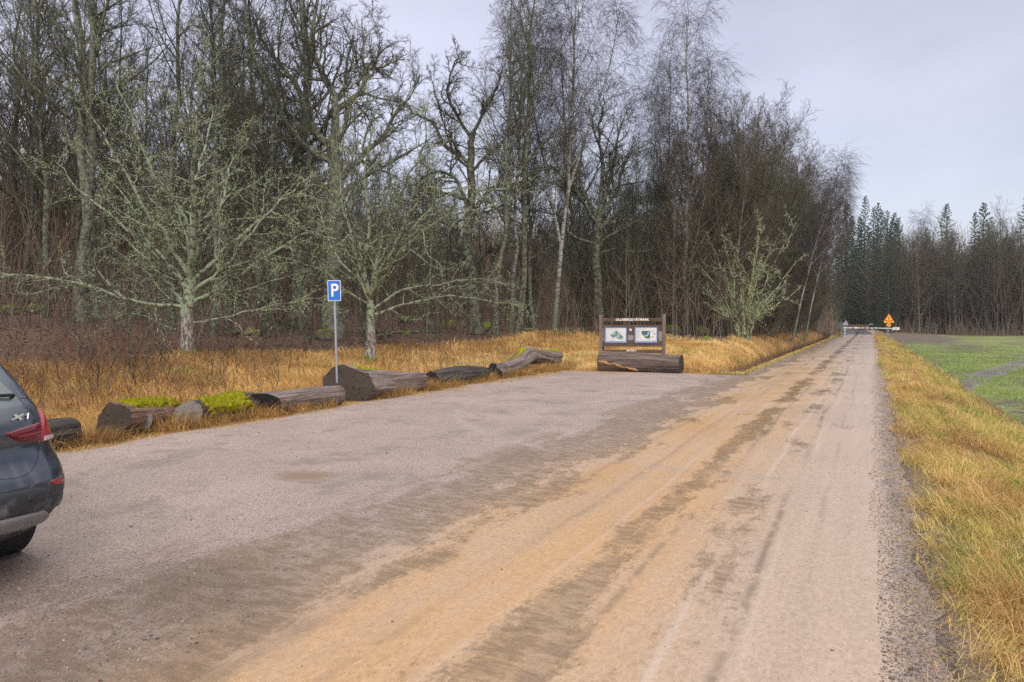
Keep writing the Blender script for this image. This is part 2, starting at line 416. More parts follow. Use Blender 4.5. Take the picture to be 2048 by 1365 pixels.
def wood(name, dark, mid, light, streak=.5):
    t = NT(name, .7, .35); v = t.attr('grain', 1)
    f = t.noise(9, 6, v, .68, dist=.6); g = t.noise(2.2, 4, v, .6)
    c = t.mix(t.step(f, .32, .66), dark, mid)
    c = t.mix(t.step(g, .56, .56 + .18 / max(streak, .1)), c, light)
    c = t.mix(t.step(t.noise(20, 4, v, .7), .62, .72), c, tuple(q * .35 for q in dark))
    ck = t.step(t.noise(3.2, 3, t.vmul(v, (5, 5, .5)), .5), .60, .66)
    c = t.mix(t.math('MULTIPLY', ck, .6), c, tuple(q * .4 for q in dark))
    t.base(c).bump(t.math('SUBTRACT', S_add(t, f, t.noise(26, 4, v)), ck), .9, .045); return t.m
def S_add(t, a, b): return t.math('ADD', a, b)
M['log_grey'] = wood('weathered_log', (.065, .048, .042), (.19, .135, .11), (.32, .20, .13))
M['log_red'] = wood('red_brown_log', (.10, .055, .04), (.28, .16, .11), (.46, .27, .15), .8)
M['log_pink'] = wood('pinkish_log', (.10, .076, .07), (.29, .215, .195), (.42, .28, .20), .7)
M['log_bark'] = wood('dark_bark_log', (.03, .026, .024), (.085, .07, .06), (.14, .115, .095), .4)
def endgrain(name, a, b):
    t = NT(name, .75, .3); v = t.attr('grain', 1)
    w = t.n('TexWave', out=1, ins={'Scale': 14.0, 'Distortion': 3.0, 'Detail': 3.0, 'Vector': v}, wave_type='RINGS', rings_direction='Z')
    c = t.mix(w, a, b); c = t.mix(t.step(t.noise(6, 5, v, .7), .5, .68), c, tuple(q * .45 for q in a))
    t.base(c).bump(t.noise(22, 4, v), .5, .02); return t.m
M['end_dark'] = endgrain('dark_cut_wood', (.028, .021, .018), (.05, .038, .032))
M['end_black'] = endgrain('black_cut_wood', (.010, .009, .009), (.018, .016, .015))
M['end_brown'] = endgrain('brown_cut_wood', (.024, .017, .013), (.085, .062, .045))
M['end_grey'] = endgrain('grey_cut_wood', (.16, .145, .135), (.25, .225, .205))
M['fresh_wood'] = plain('broken_wood', (.42, .24, .10), .7, .3, var=.5, sc=22)
def moss_mat():
    t = NT('bright_moss', .95, .1); o = t.obj()
    c = t.mix(t.noise(9, 5, o, .7), (.11, .12, .006), (.46, .41, .02))
    c = t.mix(t.step(t.noise(2.4, 4, o), .58, .72), c, (.30, .19, .02))
    t.base(c).bump(t.noise(45, 4, o), .9, .03); return t.m
M['moss'] = moss_mat()
def rock_mat():
    t = NT('mossy_rock', .85, .3); o = t.obj()
    c = t.mix(t.noise(6, 5, o, .7), (.06, .058, .055), (.24, .22, .21))
    nz = t.n('SeparateXYZ', out=2, ins={0: t.n('NewGeometry', out=1)})
    k = t.math('ADD', nz, t.math('MULTIPLY', t.math('SUBTRACT', t.noise(3, 4, o), .5), 2.0))
    c = t.mix(t.step(k, .1, .45), c, t.mix(t.noise(14, 4, o), (.05, .075, .008), (.20, .22, .02)))
    t.base(c).bump(t.noise(8, 5, o), .8, .08); return t.m
M['rock'] = rock_mat()
def plank_mat(name, a, b):
    t = NT(name, .75, .3); o = t.obj()
    f = t.noise(8, 6, t.vmul(o, (.12, 1, 1)) if 'plank' in name else t.vmul(o, (1, 1, .12)), .7)
    t.base(t.mix(t.step(f, .3, .7), a, b)).bump(f, .5, .01); return t.m
M['plank'] = plank_mat('brown_plank', (.07, .044, .034), (.155, .10, .078))
M['post'] = plank_mat('grey_brown_post', (.10, .075, .062), (.24, .185, .155))
M['pale_slip'] = plank_mat('pale_plank', (.20, .155, .135), (.36, .29, .26))
M['cap_dark'] = plain('dark_metal_cap', (.02, .018, .018), .5)
M['white_letter'] = plain('white_paint', (.80, .77, .70), .6, var=.05)
M['sheet'] = plain('printed_sheet', (.66, .65, .66), .35, .4, var=.04, sc=3)
M['blue_border'] = plain('blue_border', (.20, .29, .52), .4, .4, var=.1)
M['print_grey'] = plain('grey_print', (.38, .38, .39), .5, var=.1)
M['print_dark'] = plain('dark_print', (.10, .10, .11), .5)
M['print_ochre'] = plain('ochre_print', (.50, .36, .16), .5)
M['print_green'] = plain('green_print', (.28, .40, .10), .5)
def map_mat(name, cols, sc):
    t = NT(name, .4, .4); o = t.obj()
    f = t.noise(sc, 5, o, .6); g = t.noise(sc * 1.7, 4, t.n('VectorMath', ins={0: o, 1: (3., 5., 7.)}, operation='ADD'))
    c = t.mix(t.step(f, .46, .52), cols[0], cols[1]); c = t.mix(t.step(g, .55, .6), c, cols[2])
    t.base(c); return t.m
M['trail_map'] = map_mat('trail_map', [(.42, .50, .55), (.12, .22, .16), (.36, .38, .28)], 7)
M['aerial_map'] = map_mat('aerial_map', [(.05, .09, .085), (.09, .13, .11), (.07, .10, .07)], 14)
M['lake_print'] = plain('lake_print', (.36, .55, .72), .4)
M['galv'] = plain('galvanised_steel', (.36, .38, .42), .45, .5, .55, var=.12, sc=14)
M['sign_blue'] = plain('sign_blue', (.008, .13, .55), .35, .5, var=.04)
M['sign_white'] = plain('sign_white', (.78, .78, .78), .35, .5, var=.03)
M['sign_yellow'] = plain('sign_yellow', (.90, .47, .01), .35, .5, var=.03)
M['sign_red'] = plain('sign_red', (.55, .02, .015), .35, .5, var=.04)
M['black'] = plain('black_paint', (.012, .012, .012), .5)
M['boom_white'] = plain('boom_white', (.62, .64, .66), .45, .5, var=.06)
M['boom_blue'] = plain('boom_blue', (.03, .20, .58), .4, .5, var=.06)
M['stake'] = plain('yellow_stake', (.42, .26, .12), .8, var=.3)
def car_paint():
    t = NT('slate_car_paint', .28, .5); o = t.obj()
    sp = t.n('SeparateXYZ', out=2, ins={0: o})
    base = (.036, .045, .064)
    dirt = t.noise(5, 5, t.vmul(o, (1, 2.2, .5)), .7)
    k = t.math('MULTIPLY', t.step(dirt, .48, .74), t.math('SUBTRACT', 1.0, t.math('MULTIPLY', t.step(sp, .75, 1.25), .8)))
    t.base(t.mix(t.math('MULTIPLY', k, .5), base, (.16, .155, .16)))
    t.set(Metallic=.35, Coat_Weight=.85, Roughness=t.math('ADD', .22, t.math('MULTIPLY', k, .4)))
    return t.m
M['paint'] = car_paint()
def clad():
    t = NT('grey_cladding', .6, .4); o = t.obj()
    t.base(t.mix(t.step(t.noise(4, 5, o, .65), .48, .66), (.032, .034, .040), (.14, .14, .15))); return t.m
M['clad'] = clad()
M['silver'] = plain('silver_trim', (.22, .22, .215), .5, .5, .2, var=.2)
M['glass'] = plain('tinted_glass', (.035, .042, .05), .08, .8, var=.05)
M['glass_light'] = plain('rear_glass', (.10, .12, .13), .06, .9, var=.05)
M['lamp_red'] = plain('lamp_red', (.28, .006, .022), .12, .6, var=.25, sc=20)
M['lamp_dark'] = plain('lamp_dark_red', (.13, .006, .018), .12, .6, var=.25, sc=20)
M['lamp_clear'] = plain('lamp_clear', (.50, .38, .40), .15, .6, var=.1)
M['chrome'] = plain('badge_chrome', (.62, .62, .62), .25, .6, .7, var=.05)
M['rubber'] = plain('black_rubber', (.02, .02, .021), .75, .3, var=.3, sc=20)
M['tyre'] = plain('tyre_rubber', (.026, .025, .025), .85, .25, var=.4, sc=14)
M['rim'] = plain('alloy_rim', (.32, .32, .33), .35, .6, .7)
def puddle_mat():
    t = NT('muddy_water', .06, .5); t.base(t.mix(t.noise(4, 3, t.pos()), (.14, .075, .035), (.20, .11, .05))); return t.m
M['puddle'] = puddle_mat()
# ================================================================ ground
def axis(segs):
    out = []
    for a, b, st in segs: out.append(np.arange(a, b - 1e-6, st))
    return np.concatenate(out)
gx = np.concatenate([[-900, -500, -300, -200], axis([(-150, -60, 6), (-60, -30, 1.5), (-30, -12.2, .6), (-12.2, -9, .25), (-9, -6.4, .5), (-6.4, -3.2, .2), (-3.2, 0, .8), (0, 4.4, .2), (4.4, 16, 1), (16, 60, 4), (60, 150, 10)]), [150, 220, 400, 900]])
gy = np.concatenate([[-900, -300, -100, -50], axis([(-30, -10, 2), (-10, 45, .4), (45, 110, 1.2), (110, 180, 4), (180, 300, 10)]), [300, 400, 600, 900]])
GX, GY = np.meshgrid(gx, gy, indexing='ij')
GZ = zt(GX, GY)
nx, ny = len(gx), len(gy)
def albedo(x, y):
    """what the ground itself is made of: soil under straw, leaf litter, verge soil"""
    s = -x - 10.3
    n = vnoise(x, y, 2.5, 11); n2 = vnoise(x, y, .9, 12)
    straw = np.stack([.32 + .12 * n, .175 + .07 * n, .06 + .025 * n], -1)
    verge = np.stack([.15 + .1 * n, .10 + .07 * n, .045 + .02 * n2], -1)
    litter = np.stack([.10 + .07 * n, .062 + .042 * n, .045 + .03 * n], -1)
    dirt = np.stack([.25 + .06 * n, .18 + .05 * n, .14 + .04 * n], -1)
    f = in_forest(x, y)[..., None]
    c = np.where(x[..., None] > 0, verge, straw)
    c = np.where((x[..., None] > -4.6) & (x[..., None] < 0) & (y[..., None] > 22), verge, c)
    c = c * (1 - f) + litter * f
    e = ((1 - sstep(x, .42, .72)) * sstep(x, -.5, 0))[..., None]
    c = c * (1 - e) + dirt * e
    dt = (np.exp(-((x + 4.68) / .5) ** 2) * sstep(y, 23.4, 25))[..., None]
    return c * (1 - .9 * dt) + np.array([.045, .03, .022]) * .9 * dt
def in_forest(x, y):
    s = -x - 10.3
    wob = (vnoise(x, y, 4.0, 21) - .5) * 4
    a = sstep(s + wob, 7.6, 9.2) * (1 - sstep(y, 40, 44))
    b = sstep(y + wob, 36, 39) * sstep(-x + wob * .2, 6.2, 7.4)
    c = sstep(y, 122, 125) * (1 - .0 * x)
    d = sstep(y + wob * .3, 92, 96) * sstep(-x, 4.5, 5.5)
    return np.maximum(np.maximum(a, b), np.maximum(c, d))
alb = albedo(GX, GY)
cx = .5 * (GX[:-1, :-1] + GX[1:, 1:]); cy = .5 * (GY[:-1, :-1] + GY[1:, 1:])
fld = (cx > 2.7) & (cy > -60) & (cy < 124)
fst = (in_forest(cx, cy) > .5) & ~fld
mea = ~fld & ~fst
ids = np.arange(nx * ny).reshape(nx, ny)
quads = np.stack([ids[:-1, :-1], ids[1:, :-1], ids[1:, 1:], ids[:-1, 1:]], -1)
Vg = np.stack([GX, GY, GZ], -1).reshape(-1, 3)
def sub(name, mask, mat):
    q = quads[mask]; u, inv = np.unique(q, return_inverse=True)
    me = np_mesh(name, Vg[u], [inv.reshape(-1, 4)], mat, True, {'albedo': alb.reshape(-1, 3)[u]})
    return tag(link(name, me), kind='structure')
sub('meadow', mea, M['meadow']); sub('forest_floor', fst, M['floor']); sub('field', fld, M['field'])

# road and parking area: sheets 4 mm above the soil with a crumbling edge
rng = np.random.default_rng(3)
def crumb(pts, amp, step=.06):
    out = []
    for a, b in zip(pts[:-1], pts[1:]):
        a = np.array(a, float); b = np.array(b, float); L = np.linalg.norm(b - a)
        d = np.linalg.norm((a + b) / 2); n = max(2, int(L / max(step, d * .006)))
        t = np.arange(n) / n
        p = a + (b - a) * t[:, None]; nn = np.array([-(b - a)[1], (b - a)[0]]) / L
        w = (vnoise(p[:, 0], p[:, 1], .7, 31) - .5) * 2 + (vnoise(p[:, 0], p[:, 1], .17, 32) - .5) * 1.0
        out.append(p + nn * (w * amp)[:, None])
    return np.concatenate(out)
def ngon_sheet(name, pts, z, mat):
    bm = bmesh.new(); vs = [bm.verts.new((p[0], p[1], z)) for p in pts]
    bm.faces.new(vs); bmesh.ops.triangulate(bm, faces=bm.faces[:])
    for f in bm.faces:
        if f.normal.z < 0: f.normal_flip()
    me = bpy.data.meshes.new(name); bm.to_mesh(me); bm.free(); me.materials.append(mat)
    return tag(link(name, me), kind='structure')
def strip_grid(name, XA, YA, z, mat):
    n, k = XA.shape; ids = np.arange(n * k).reshape(n, k)
    q = np.stack([ids[:-1, :-1], ids[:-1, 1:], ids[1:, 1:], ids[1:, :-1]], -1).reshape(-1, 4)
    me = np_mesh(name, np.stack([XA, YA, np.full_like(XA, z)], -1).reshape(-1, 3), [q], mat)
    if me.polygons[0].normal.z < 0: me.flip_normals()
    return tag(link(name, me), kind='structure')
def wav(a, b, s1=.8, s2=.18): return (vnoise(a, b, s1, 31) - .5) * 1.4 + (vnoise(a, b, s2, 32) - .5) * .8
yv = np.concatenate([np.arange(-12, 14, .05), np.arange(14, 40, .15), np.arange(40, 96.1, .5)])
Rr_ = np.interp(yv, [-12, 12, 60, 96], [.36, .36, .36, .30]) + .13 * wav(yv, yv * 0 + 3.3)
Lr_ = np.where(yv < 22.75, -3.5, np.interp(yv, [22.75, 24, 60, 96], [-3.5, -3.55, -3.45, -3.3]) + .13 * wav(yv, yv * 0 + 8.1) * sstep(yv, 22.75, 23.2))
uu = np.linspace(0, 1, 9)
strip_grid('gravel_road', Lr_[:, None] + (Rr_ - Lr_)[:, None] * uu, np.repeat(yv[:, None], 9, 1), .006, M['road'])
uv_ = np.linspace(0, 1, 120); vv = np.linspace(0, 1, 700)
ytop = np.interp(uv_, [0, .35, .68, .82, 1], [22.0, 22.1, 22.8, 22.6, 22.75]) + .22 * wav(uv_ * 6.2, uv_ * 0 + 1.7) * (1 - sstep(uv_, .9, 1))
YP = -12 + vv[:, None] * (ytop[None] + 12)
Lp = np.interp(YP, [-12, 2, 9, 15, 22], [-9.2, -9.2, -9.35, -9.7, -9.5]) + .2 * wav(YP, YP * 0 + 5.5)
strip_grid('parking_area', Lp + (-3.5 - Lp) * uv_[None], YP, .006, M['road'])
ys = np.arange(96, 190, 2.0)
cxr = -1.5 - np.clip(ys - 100, 0, 200) ** 2 * .0016
xl, xr = cxr - 1.8, cxr + 1.8
V = []
for i, yy in enumerate(ys):
    for xx in np.linspace(xl[i], xr[i], 7): V.append((xx, yy, max(ztf(xx, yy), ztf(cxr[i], yy)) + .05 * sstep(yy, 96, 99) + .006))
q = [[i * 7 + j, i * 7 + j + 1, i * 7 + j + 8, i * 7 + j + 7] for i in range(len(ys) - 1) for j in range(6)]
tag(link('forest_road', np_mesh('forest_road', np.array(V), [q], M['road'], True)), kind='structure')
# ================================================================ blades
def blades(name, base, h, w, az, lean, tint, mat, label, cat, segs=2, kind='stuff'):
    n = len(base)
    d = np.stack([np.cos(az), np.sin(az), np.zeros(n)], -1)
    sd = np.stack([-np.sin(az + .0), np.cos(az), np.zeros(n)], -1)
    tw = np.random.default_rng(1).uniform(0, 6.28, n)
    sd = np.stack([np.cos(tw), np.sin(tw), np.zeros(n)], -1)
    up = np.array([0, 0, 1.])
    l = lean[:, None]; H = h[:, None]
    p0 = base; p1 = base + H * (.52 * up * np.cos(l * .55) + .52 * d * np.sin(l * .55))
    p2 = p1 + H * (.5 * up * np.cos(l * 1.35) + .5 * d * np.sin(l * 1.35))
    W = w[:, None] * .5
    V = np.stack([p0 - sd * W, p0 + sd * W, p1 - sd * W * .8, p1 + sd * W * .8, p2], 1).reshape(-1, 3)
    i = np.arange(n)[:, None] * 5
    q = i + np.array([[0, 1, 3, 2]]); t = i + np.array([[2, 3, 4]])
    me = np_mesh(name, V, [q, t], mat, False, {'tint': np.repeat(tint, 5)})
    o = link(name, me)
    if kind == 'stuff': tag(o, label, cat, kind='stuff')
    return o
def scatter(n, x0, x1, y0, y1, dens, rng):
    x = rng.uniform(x0, x1, n); y = rng.uniform(y0, y1, n)
    k = rng.random(n) < dens(x, y)
    return x[k], y[k]
def stuff_grass(name, x, y, rng, hmul, mat, tintf, label, cat, lean=(.3, 1.4), wmul=1.0, hs=(.16, .42), azf=None):
    dist = np.sqrt(x * x + y * y)
    n = len(x); base = np.stack([x, y, zt(x, y) - .02], -1)
    h = rng.uniform(*hs, n) * hmul
    w = np.clip(.0028 + dist * .00042, .003, .022) * rng.uniform(.7, 1.4, n) * wmul
    az = rng.uniform(0, 6.28, n) if azf is None else azf
    return blades(name, base, h, w, az, rng.uniform(*lean, n), tintf, mat, label, cat)

# (a) straw meadow between the logs and the forest
rng = np.random.default_rng(7)
def ed(x, y): return np.clip((1 - in_forest(x, y)) * (.35 + .9 * vnoise(x, y, 1.6, 41)), 0, 1)
x, y = scatter(150000, -20.5, -9.9, -4, 40, ed, rng)
keep = ~((x > -10.05) & (y < 4)); x, y = x[keep], y[keep]
x2, y2 = scatter(90000, -13, -4.4, 22.8, 42, lambda a, b: ed(a, b) * (a < -5.2 - .0 * b), rng)
x = np.concatenate([x, x2]); y = np.concatenate([y, y2])
cl = vnoise(x, y, 1.2, 42); cl2 = vnoise(x, y, 3.5, 43)
tin = np.clip(.42 + .5 * (cl - .5) + .45 * (cl2 - .5) + rng.normal(0, .13, len(x)), 0, .9)
tin = np.clip(tin - .20 * (1 - sstep(y, 7, 17)) * (x < -9.9) + .16 * sstep(y, 11, 19), 0, .88)
tin = np.where((vnoise(x, y, 1.0, 47) > .8) & (rng.random(len(x)) < .5), .97, tin)
az = 6.28 * vnoise(x, y, 1.1, 44) * 2 + rng.normal(0, .7, len(x))
stuff_grass('dry_meadow_grass', x, y, rng, .55 + .75 * cl, M['straw'], tin, 'matted straw-coloured dry grass between the log row and the bare forest', 'grass', (.5, 1.75), 1.0, (.14, .40), az)
# tufts standing in front of and between the logs
nt = 420
ty = rng.uniform(1.0, 24.5, nt); tx = -9.78 + rng.normal(0, .16, nt) - .18 * (ty > 13)
k = vnoise(tx * 0, ty, .9, 51) > .30; tx, ty = tx[k], ty[k]; nt = len(tx)
per = 75; x = np.repeat(tx, per) + rng.normal(0, .10, nt * per); y = np.repeat(ty, per) + rng.normal(0, .10, nt * per)
az = np.arctan2(y - np.repeat(ty, per), x - np.repeat(tx, per)) * .5 + np.repeat(rng.uniform(-1.5, .6, nt), per) * .7 + rng.normal(0, .6, nt * per)
tin = np.clip(np.repeat(rng.uniform(.12, .5, nt), per) + rng.normal(0, .10, nt * per), 0, .85); tin = np.where(rng.random(len(x)) < .03, 1., tin)
stuff_grass('log_side_grass', x, y, rng, np.repeat(rng.uniform(.65, 1.25, nt), per), M['straw'], tin, 'dry brown grass tufts drooping in front of the row of logs', 'grass', (.35, 1.9), .8, (.18, .42), az)
n = 26000
y = rng.uniform(.5, 24, n); x = -9.6 + rng.normal(0, .28, n); k = vnoise(x, y, .5, 55) > .42; x, y = x[k], y[k]
tin = np.clip(rng.normal(.45, .2, len(x)), 0, .9); tin = np.where(rng.random(len(x)) < .14, rng.uniform(.95, 1, len(x)), tin)
stuff_grass('parking_edge_grass', x, y, rng, .6, M['straw'], tin, 'short flattened grass creeping over the edge of the parking gravel', 'grass', (.8, 1.9), .9, (.08, .22))
# (b) verge on the field side
n = 330000
yy = np.exp(rng.uniform(np.log(1.2), np.log(97), n)); xx = rng.uniform(.3, 4.4, n)
edge = .30 + .38 * (vnoise(xx, yy, .6, 61) - .5) + .35 * (vnoise(xx, yy, 2, 62) - .5)
dn = sstep(xx, edge - .12, edge + .45) * (1 - sstep(xx, 2.2, 2.95)) * (.22 + 1.0 * vnoise(xx, yy, .55, 63)) * (.5 + .5 * sstep(yy, 1, 9))
dn = np.minimum(dn * 1.25, 1) * np.clip(.7 + xx * .2, 0, 1)
k = rng.random(n) < dn; x, y = xx[k], yy[k]
cl = vnoise(x, y, .75, 64); cl2 = vnoise(x, y, 2.4, 65)
tin = np.clip(.45 + .55 * (cl - .5) + .55 * (cl2 - .5) + rng.normal(0, .16, len(x)), 0, .8)
gr = (vnoise(x, y, .9, 66) + .25 * (vnoise(x, y, 4, 67) - .3) > .63) & (rng.random(len(x)) < .6)
tin = np.where(gr, rng.uniform(.84, 1, len(x)), tin)
tin = np.where((x > 1.9) & (rng.random(len(x)) < .22), rng.uniform(.85, 1, len(x)), tin)
az = 6.28 * vnoise(x, y, .8, 68) * 1.6 + rng.normal(0, .75, len(x))
stuff_grass('verge_grass', x, y, rng, (.26 + 1.25 * cl ** 1.6) * (.8 + .35 * sstep(x, .8, 2.0)) * (1 - .35 * sstep(y, 15, 60)), M['verge'], tin, 'yellow and green tangled grass on the verge along the road and field', 'grass', (.45, 1.9), .85, (.12, .36), az)
n = 24000
yy = np.exp(rng.uniform(np.log(1.1), np.log(40), n)); xx = rng.normal(.66, .27, n); k = (xx > .16) & (xx < 1.3) & (vnoise(xx, yy, .35, 171) > .30); x, y = xx[k], yy[k]
tin = np.clip(rng.normal(.35, .2, len(x)), 0, .8); tin = np.where(rng.random(len(x)) < .2, rng.uniform(.82, 1, len(x)), tin)
stuff_grass('shoulder_straw', x, y, rng, .8, M['verge'], tin, 'flattened dead grass bits lying on the earthy road shoulder', 'grass', (1.2, 1.95), .8, (.06, .22))
nt = 2100
ty = np.exp(rng.uniform(np.log(1.3), np.log(95), nt)); tx = rng.uniform(.38, 2.65, nt)
k = (vnoise(tx, ty, 1.3, 161) + .25 * vnoise(tx, ty, .4, 162) > .50) & (tx > .38 + .36 * vnoise(ty, ty * 0, 1.5, 163)); tx, ty = tx[k], ty[k]; nt = len(tx)
per = 62; sg = np.repeat(.05 + .0012 * np.hypot(tx, ty), per)
x = np.repeat(tx, per) + rng.normal(0, 1, nt * per) * sg; y = np.repeat(ty, per) + rng.normal(0, 1, nt * per) * sg
fam = vnoise(tx, ty, 1.6, 164); base_t = np.where(rng.random(nt) < .16, rng.uniform(.80, .97, nt), np.clip(.28 + .55 * fam + rng.normal(0, .1, nt), .1, .76))
tin = np.clip(np.repeat(base_t, per) + rng.normal(0, .08, nt * per), 0, 1)
az = np.repeat(rng.normal(-2.4, 1.0, nt), per) + rng.normal(0, .65, nt * per)
stuff_grass('verge_tussocks', x, y, rng, np.repeat(rng.uniform(.45, 1.1, nt), per) * (1 - .3 * sstep(y, 20, 70)), M['verge'], tin, 'long bent straw-yellow grass tussocks on the verge beside the field', 'grass', (.6, 2.0), .8, (.15, .40), az)
# (c) thin strip between road and ditch
n = 60000
yy = rng.uniform(23, 94, n); xx = rng.uniform(-4.3, -3.2, n)
dn = sstep(-xx, 3.5, 3.8) * (.4 + .7 * vnoise(xx, yy, 1.1, 71))
k = rng.random(n) < dn; x, y = xx[k], yy[k]
cl = vnoise(x, y, 1.5, 72)
tin = np.clip(.5 + .4 * (cl - .5) + rng.normal(0, .16, len(x)), 0, .8); tin = np.where(rng.random(len(x)) < .22, rng.uniform(.85, 1, len(x)), tin)
stuff_grass('ditch_edge_grass', x, y, rng, .8, M['verge'], tin, 'low yellow grass strip between the gravel road and the ditch', 'grass', (.4, 1.6), 1.1, (.08, .22))
# (d) sprouting field
n = 300000
yy = np.exp(rng.uniform(np.log(6), np.log(122), n)); xx = 2.65 + np.abs(rng.uniform(0, 1, n)) * (6 + yy * .42)
g = .6 * vnoise(xx, yy, .8, 81) + .6 * vnoise(xx, yy, 4.5, 82) - .3 * sstep(yy, 55, 95) * (1 - sstep(xx, 7, 15))
k = (rng.random(n) < sstep(g, .36, .72)) & (rng.random(n) < sstep(xx, 2.6, 3.2)) & ~((np.abs((yy - 3.85 * xx - 16.8) * .25) < .5) & (vnoise(xx, yy, 1.0, 83) < .7)); x, y = xx[k], yy[k]
stuff_grass('field_sprouts', x, y, rng, 1.0, M['sprout'], np.clip(rng.normal(.5, .25, len(x)), 0, 1), 'sparse green crop sprouts over the muddy field', 'crop', (.2, 1.2), 1.3, (.05, .12))
# (e) leaf litter on the forest floor
n = 90000
x = -rng.uniform(6.5, 60, n); y = rng.uniform(-8, 70, n); k = (in_forest(x, y) > .4) & (rng.random(n) < 12 / np.clip(-x, 12, 60) * 1.4); x, y = x[k], y[k]
n = len(x); z = zt(x, y) + rng.uniform(.0, .05, n)
a = rng.uniform(0, 6.28, n); sz = rng.uniform(.03, .075, n)
u = np.stack([np.cos(a), np.sin(a), rng.uniform(-.5, .5, n)], -1) * sz[:, None]; v = np.stack([-np.sin(a), np.cos(a), rng.uniform(-.4, .6, n)], -1) * sz[:, None] * .7
c = np.stack([x, y, z], -1)
V = np.stack([c - u, c - v, c + u, c + v], 1).reshape(-1, 3)
tag(link('fallen_leaves', np_mesh('fallen_leaves', V, [np.arange(4 * n).reshape(-1, 4)], M['litter'], False, {'tint': np.repeat(np.clip(rng.normal(.45, .25, n), 0, 1), 4)})),
    'brown fallen leaves covering the forest floor', 'leaves', kind='stuff')

# loose stones
def stones(name, x, y, sz, tint, mat, label):
    n = len(x); rng = np.random.default_rng(5)
    oc = np.array([[1, 0, 0], [0, 1, 0], [-1, 0, 0], [0, -1, 0], [0, 0, 1], [0, 0, -.4]], float)
    tri = np.array([[0, 1, 4], [1, 2, 4], [2, 3, 4], [3, 0, 4], [1, 0, 5], [2, 1, 5], [3, 2, 5], [0, 3, 5]])
    a = rng.uniform(0, 6.28, n); ca, sa = np.cos(a), np.sin(a)
    P = oc[None] * rng.uniform(.55, 1.2, (n, 6, 1)) * sz[:, None, None] * np.array([1, .75, .62])
    X = P[:, :, 0] * ca[:, None] - P[:, :, 1] * sa[:, None] + x[:, None]; Y = P[:, :, 0] * sa[:, None] + P[:, :, 1] * ca[:, None] + y[:, None]
    Z = P[:, :, 2] + np.maximum(zt(x, y), np.where(x < .42, .006, -9))[:, None]
    V = np.stack([X, Y, Z], -1).reshape(-1, 3)
    me = np_mesh(name, V, [(np.arange(n)[:, None, None] * 6 + tri[None]).reshape(-1, 3)], mat, False, {'tint': np.repeat(tint, 6)})
    tag(link(name, me), label, 'gravel', kind='stuff')
n = 60000
yy = np.exp(rng.uniform(np.log(.8), np.log(22), n)); xx = rng.uniform(-9.6, -.1, n)
dn = np.where(xx < -3.1, .25 + .9 * sstep(vnoise(xx, yy, 1.3, 91), .45, .8), .02 + .5 * sstep(vnoise(xx, yy, .9, 92), .74, .86) * (xx > -2.6))
k = rng.random(n) < dn; x, y = xx[k], yy[k]
sz = np.exp(rng.normal(np.log(.0062), .38, len(x))); sz = np.minimum(np.where(rng.random(len(x)) < .012, sz * 1.8, sz), .024)
stones('loose_gravel', x, y, sz, np.clip(rng.normal(.40, .26, len(x)), 0, .88), M['stone'], 'loose grey and reddish gravel scattered over the parking area and road')
n = 70000
yy = np.exp(rng.uniform(np.log(.9), np.log(30), n)); xx = rng.normal(.30, .24, n)
k = (xx > -.02 + .1 * vnoise(xx, yy, .5, 93)) & (xx < 1.0); x, y = xx[k], yy[k]
stones('shoulder_gravel', x, y, np.exp(rng.normal(np.log(.0056), .42, len(x))), np.clip(rng.normal(.35, .27, len(x)), 0, 1), M['dark_stone'], 'dark crumbly gravel along the road shoulder beside the verge')
# ================================================================ trees
def spawn(P, Rd, rng, n, t0, t1, a0, a1, L, N, wig, trop, rr=.6, rmin=.004, shape=0.0, lrand=(.6, 1.2), absL=None):
    """children of the branches P: n each, between t0 and t1 of the parent, leaving at angle a0 (base) .. a1 (tip)"""
    B, NP, _ = P.shape; T = B * n
    pi = np.repeat(np.arange(B), n)
    t = t0 + (t1 - t0) * ((np.tile(np.arange(n), B) + rng.random(T)) / n)
    f = t * (NP - 1); i = np.minimum(f.astype(int), NP - 2); f = (f - i)[:, None]
    p = P[pi, i] * (1 - f) + P[pi, i + 1] * f
    tn = P[pi, i + 1] - P[pi, i]; tn /= np.linalg.norm(tn, axis=1, keepdims=True) + 1e-9
    r = Rd[pi, i] * (1 - f[:, 0]) + Rd[pi, i + 1] * f[:, 0]
    plen = np.linalg.norm(np.diff(P, axis=1), axis=2).sum(1)[pi]
    az = np.tile(np.arange(n), B) * 2.4 + rng.uniform(0, 6.28, B)[pi] + rng.normal(0, .5, T)
    ref = np.where(np.abs(tn[:, 2:3]) > .9, [[1., 0, 0]], [[0, 0, 1.]])
    e1 = np.cross(tn, ref); e1 /= np.linalg.norm(e1, axis=1, keepdims=True); e2 = np.cross(tn, e1)
    an = (a0 + (a1 - a0) * t) * rng.uniform(.75, 1.25, T)
    d = np.cos(an)[:, None] * tn + np.sin(an)[:, None] * (np.cos(az)[:, None] * e1 + np.sin(az)[:, None] * e2)
    base = plen if absL is None else absL
    ln = L * base * (1 - shape * t) * rng.uniform(*lrand, T)
    r0 = np.maximum(r * rr, rmin * 1.3)
    out = np.empty((T, N, 3)); out[:, 0] = p
    st = (ln / (N - 1))[:, None]
    for k in range(1, N):
        d = d + rng.normal(0, wig, (T, 3)); d[:, 2] += trop
        d /= np.linalg.norm(d, axis=1, keepdims=True)
        out[:, k] = out[:, k - 1] + d * st
    s = np.linspace(0, 1, N)[None]
    Ro = rmin + (r0[:, None] - rmin) * (1 - s) ** .8
    return out, Ro
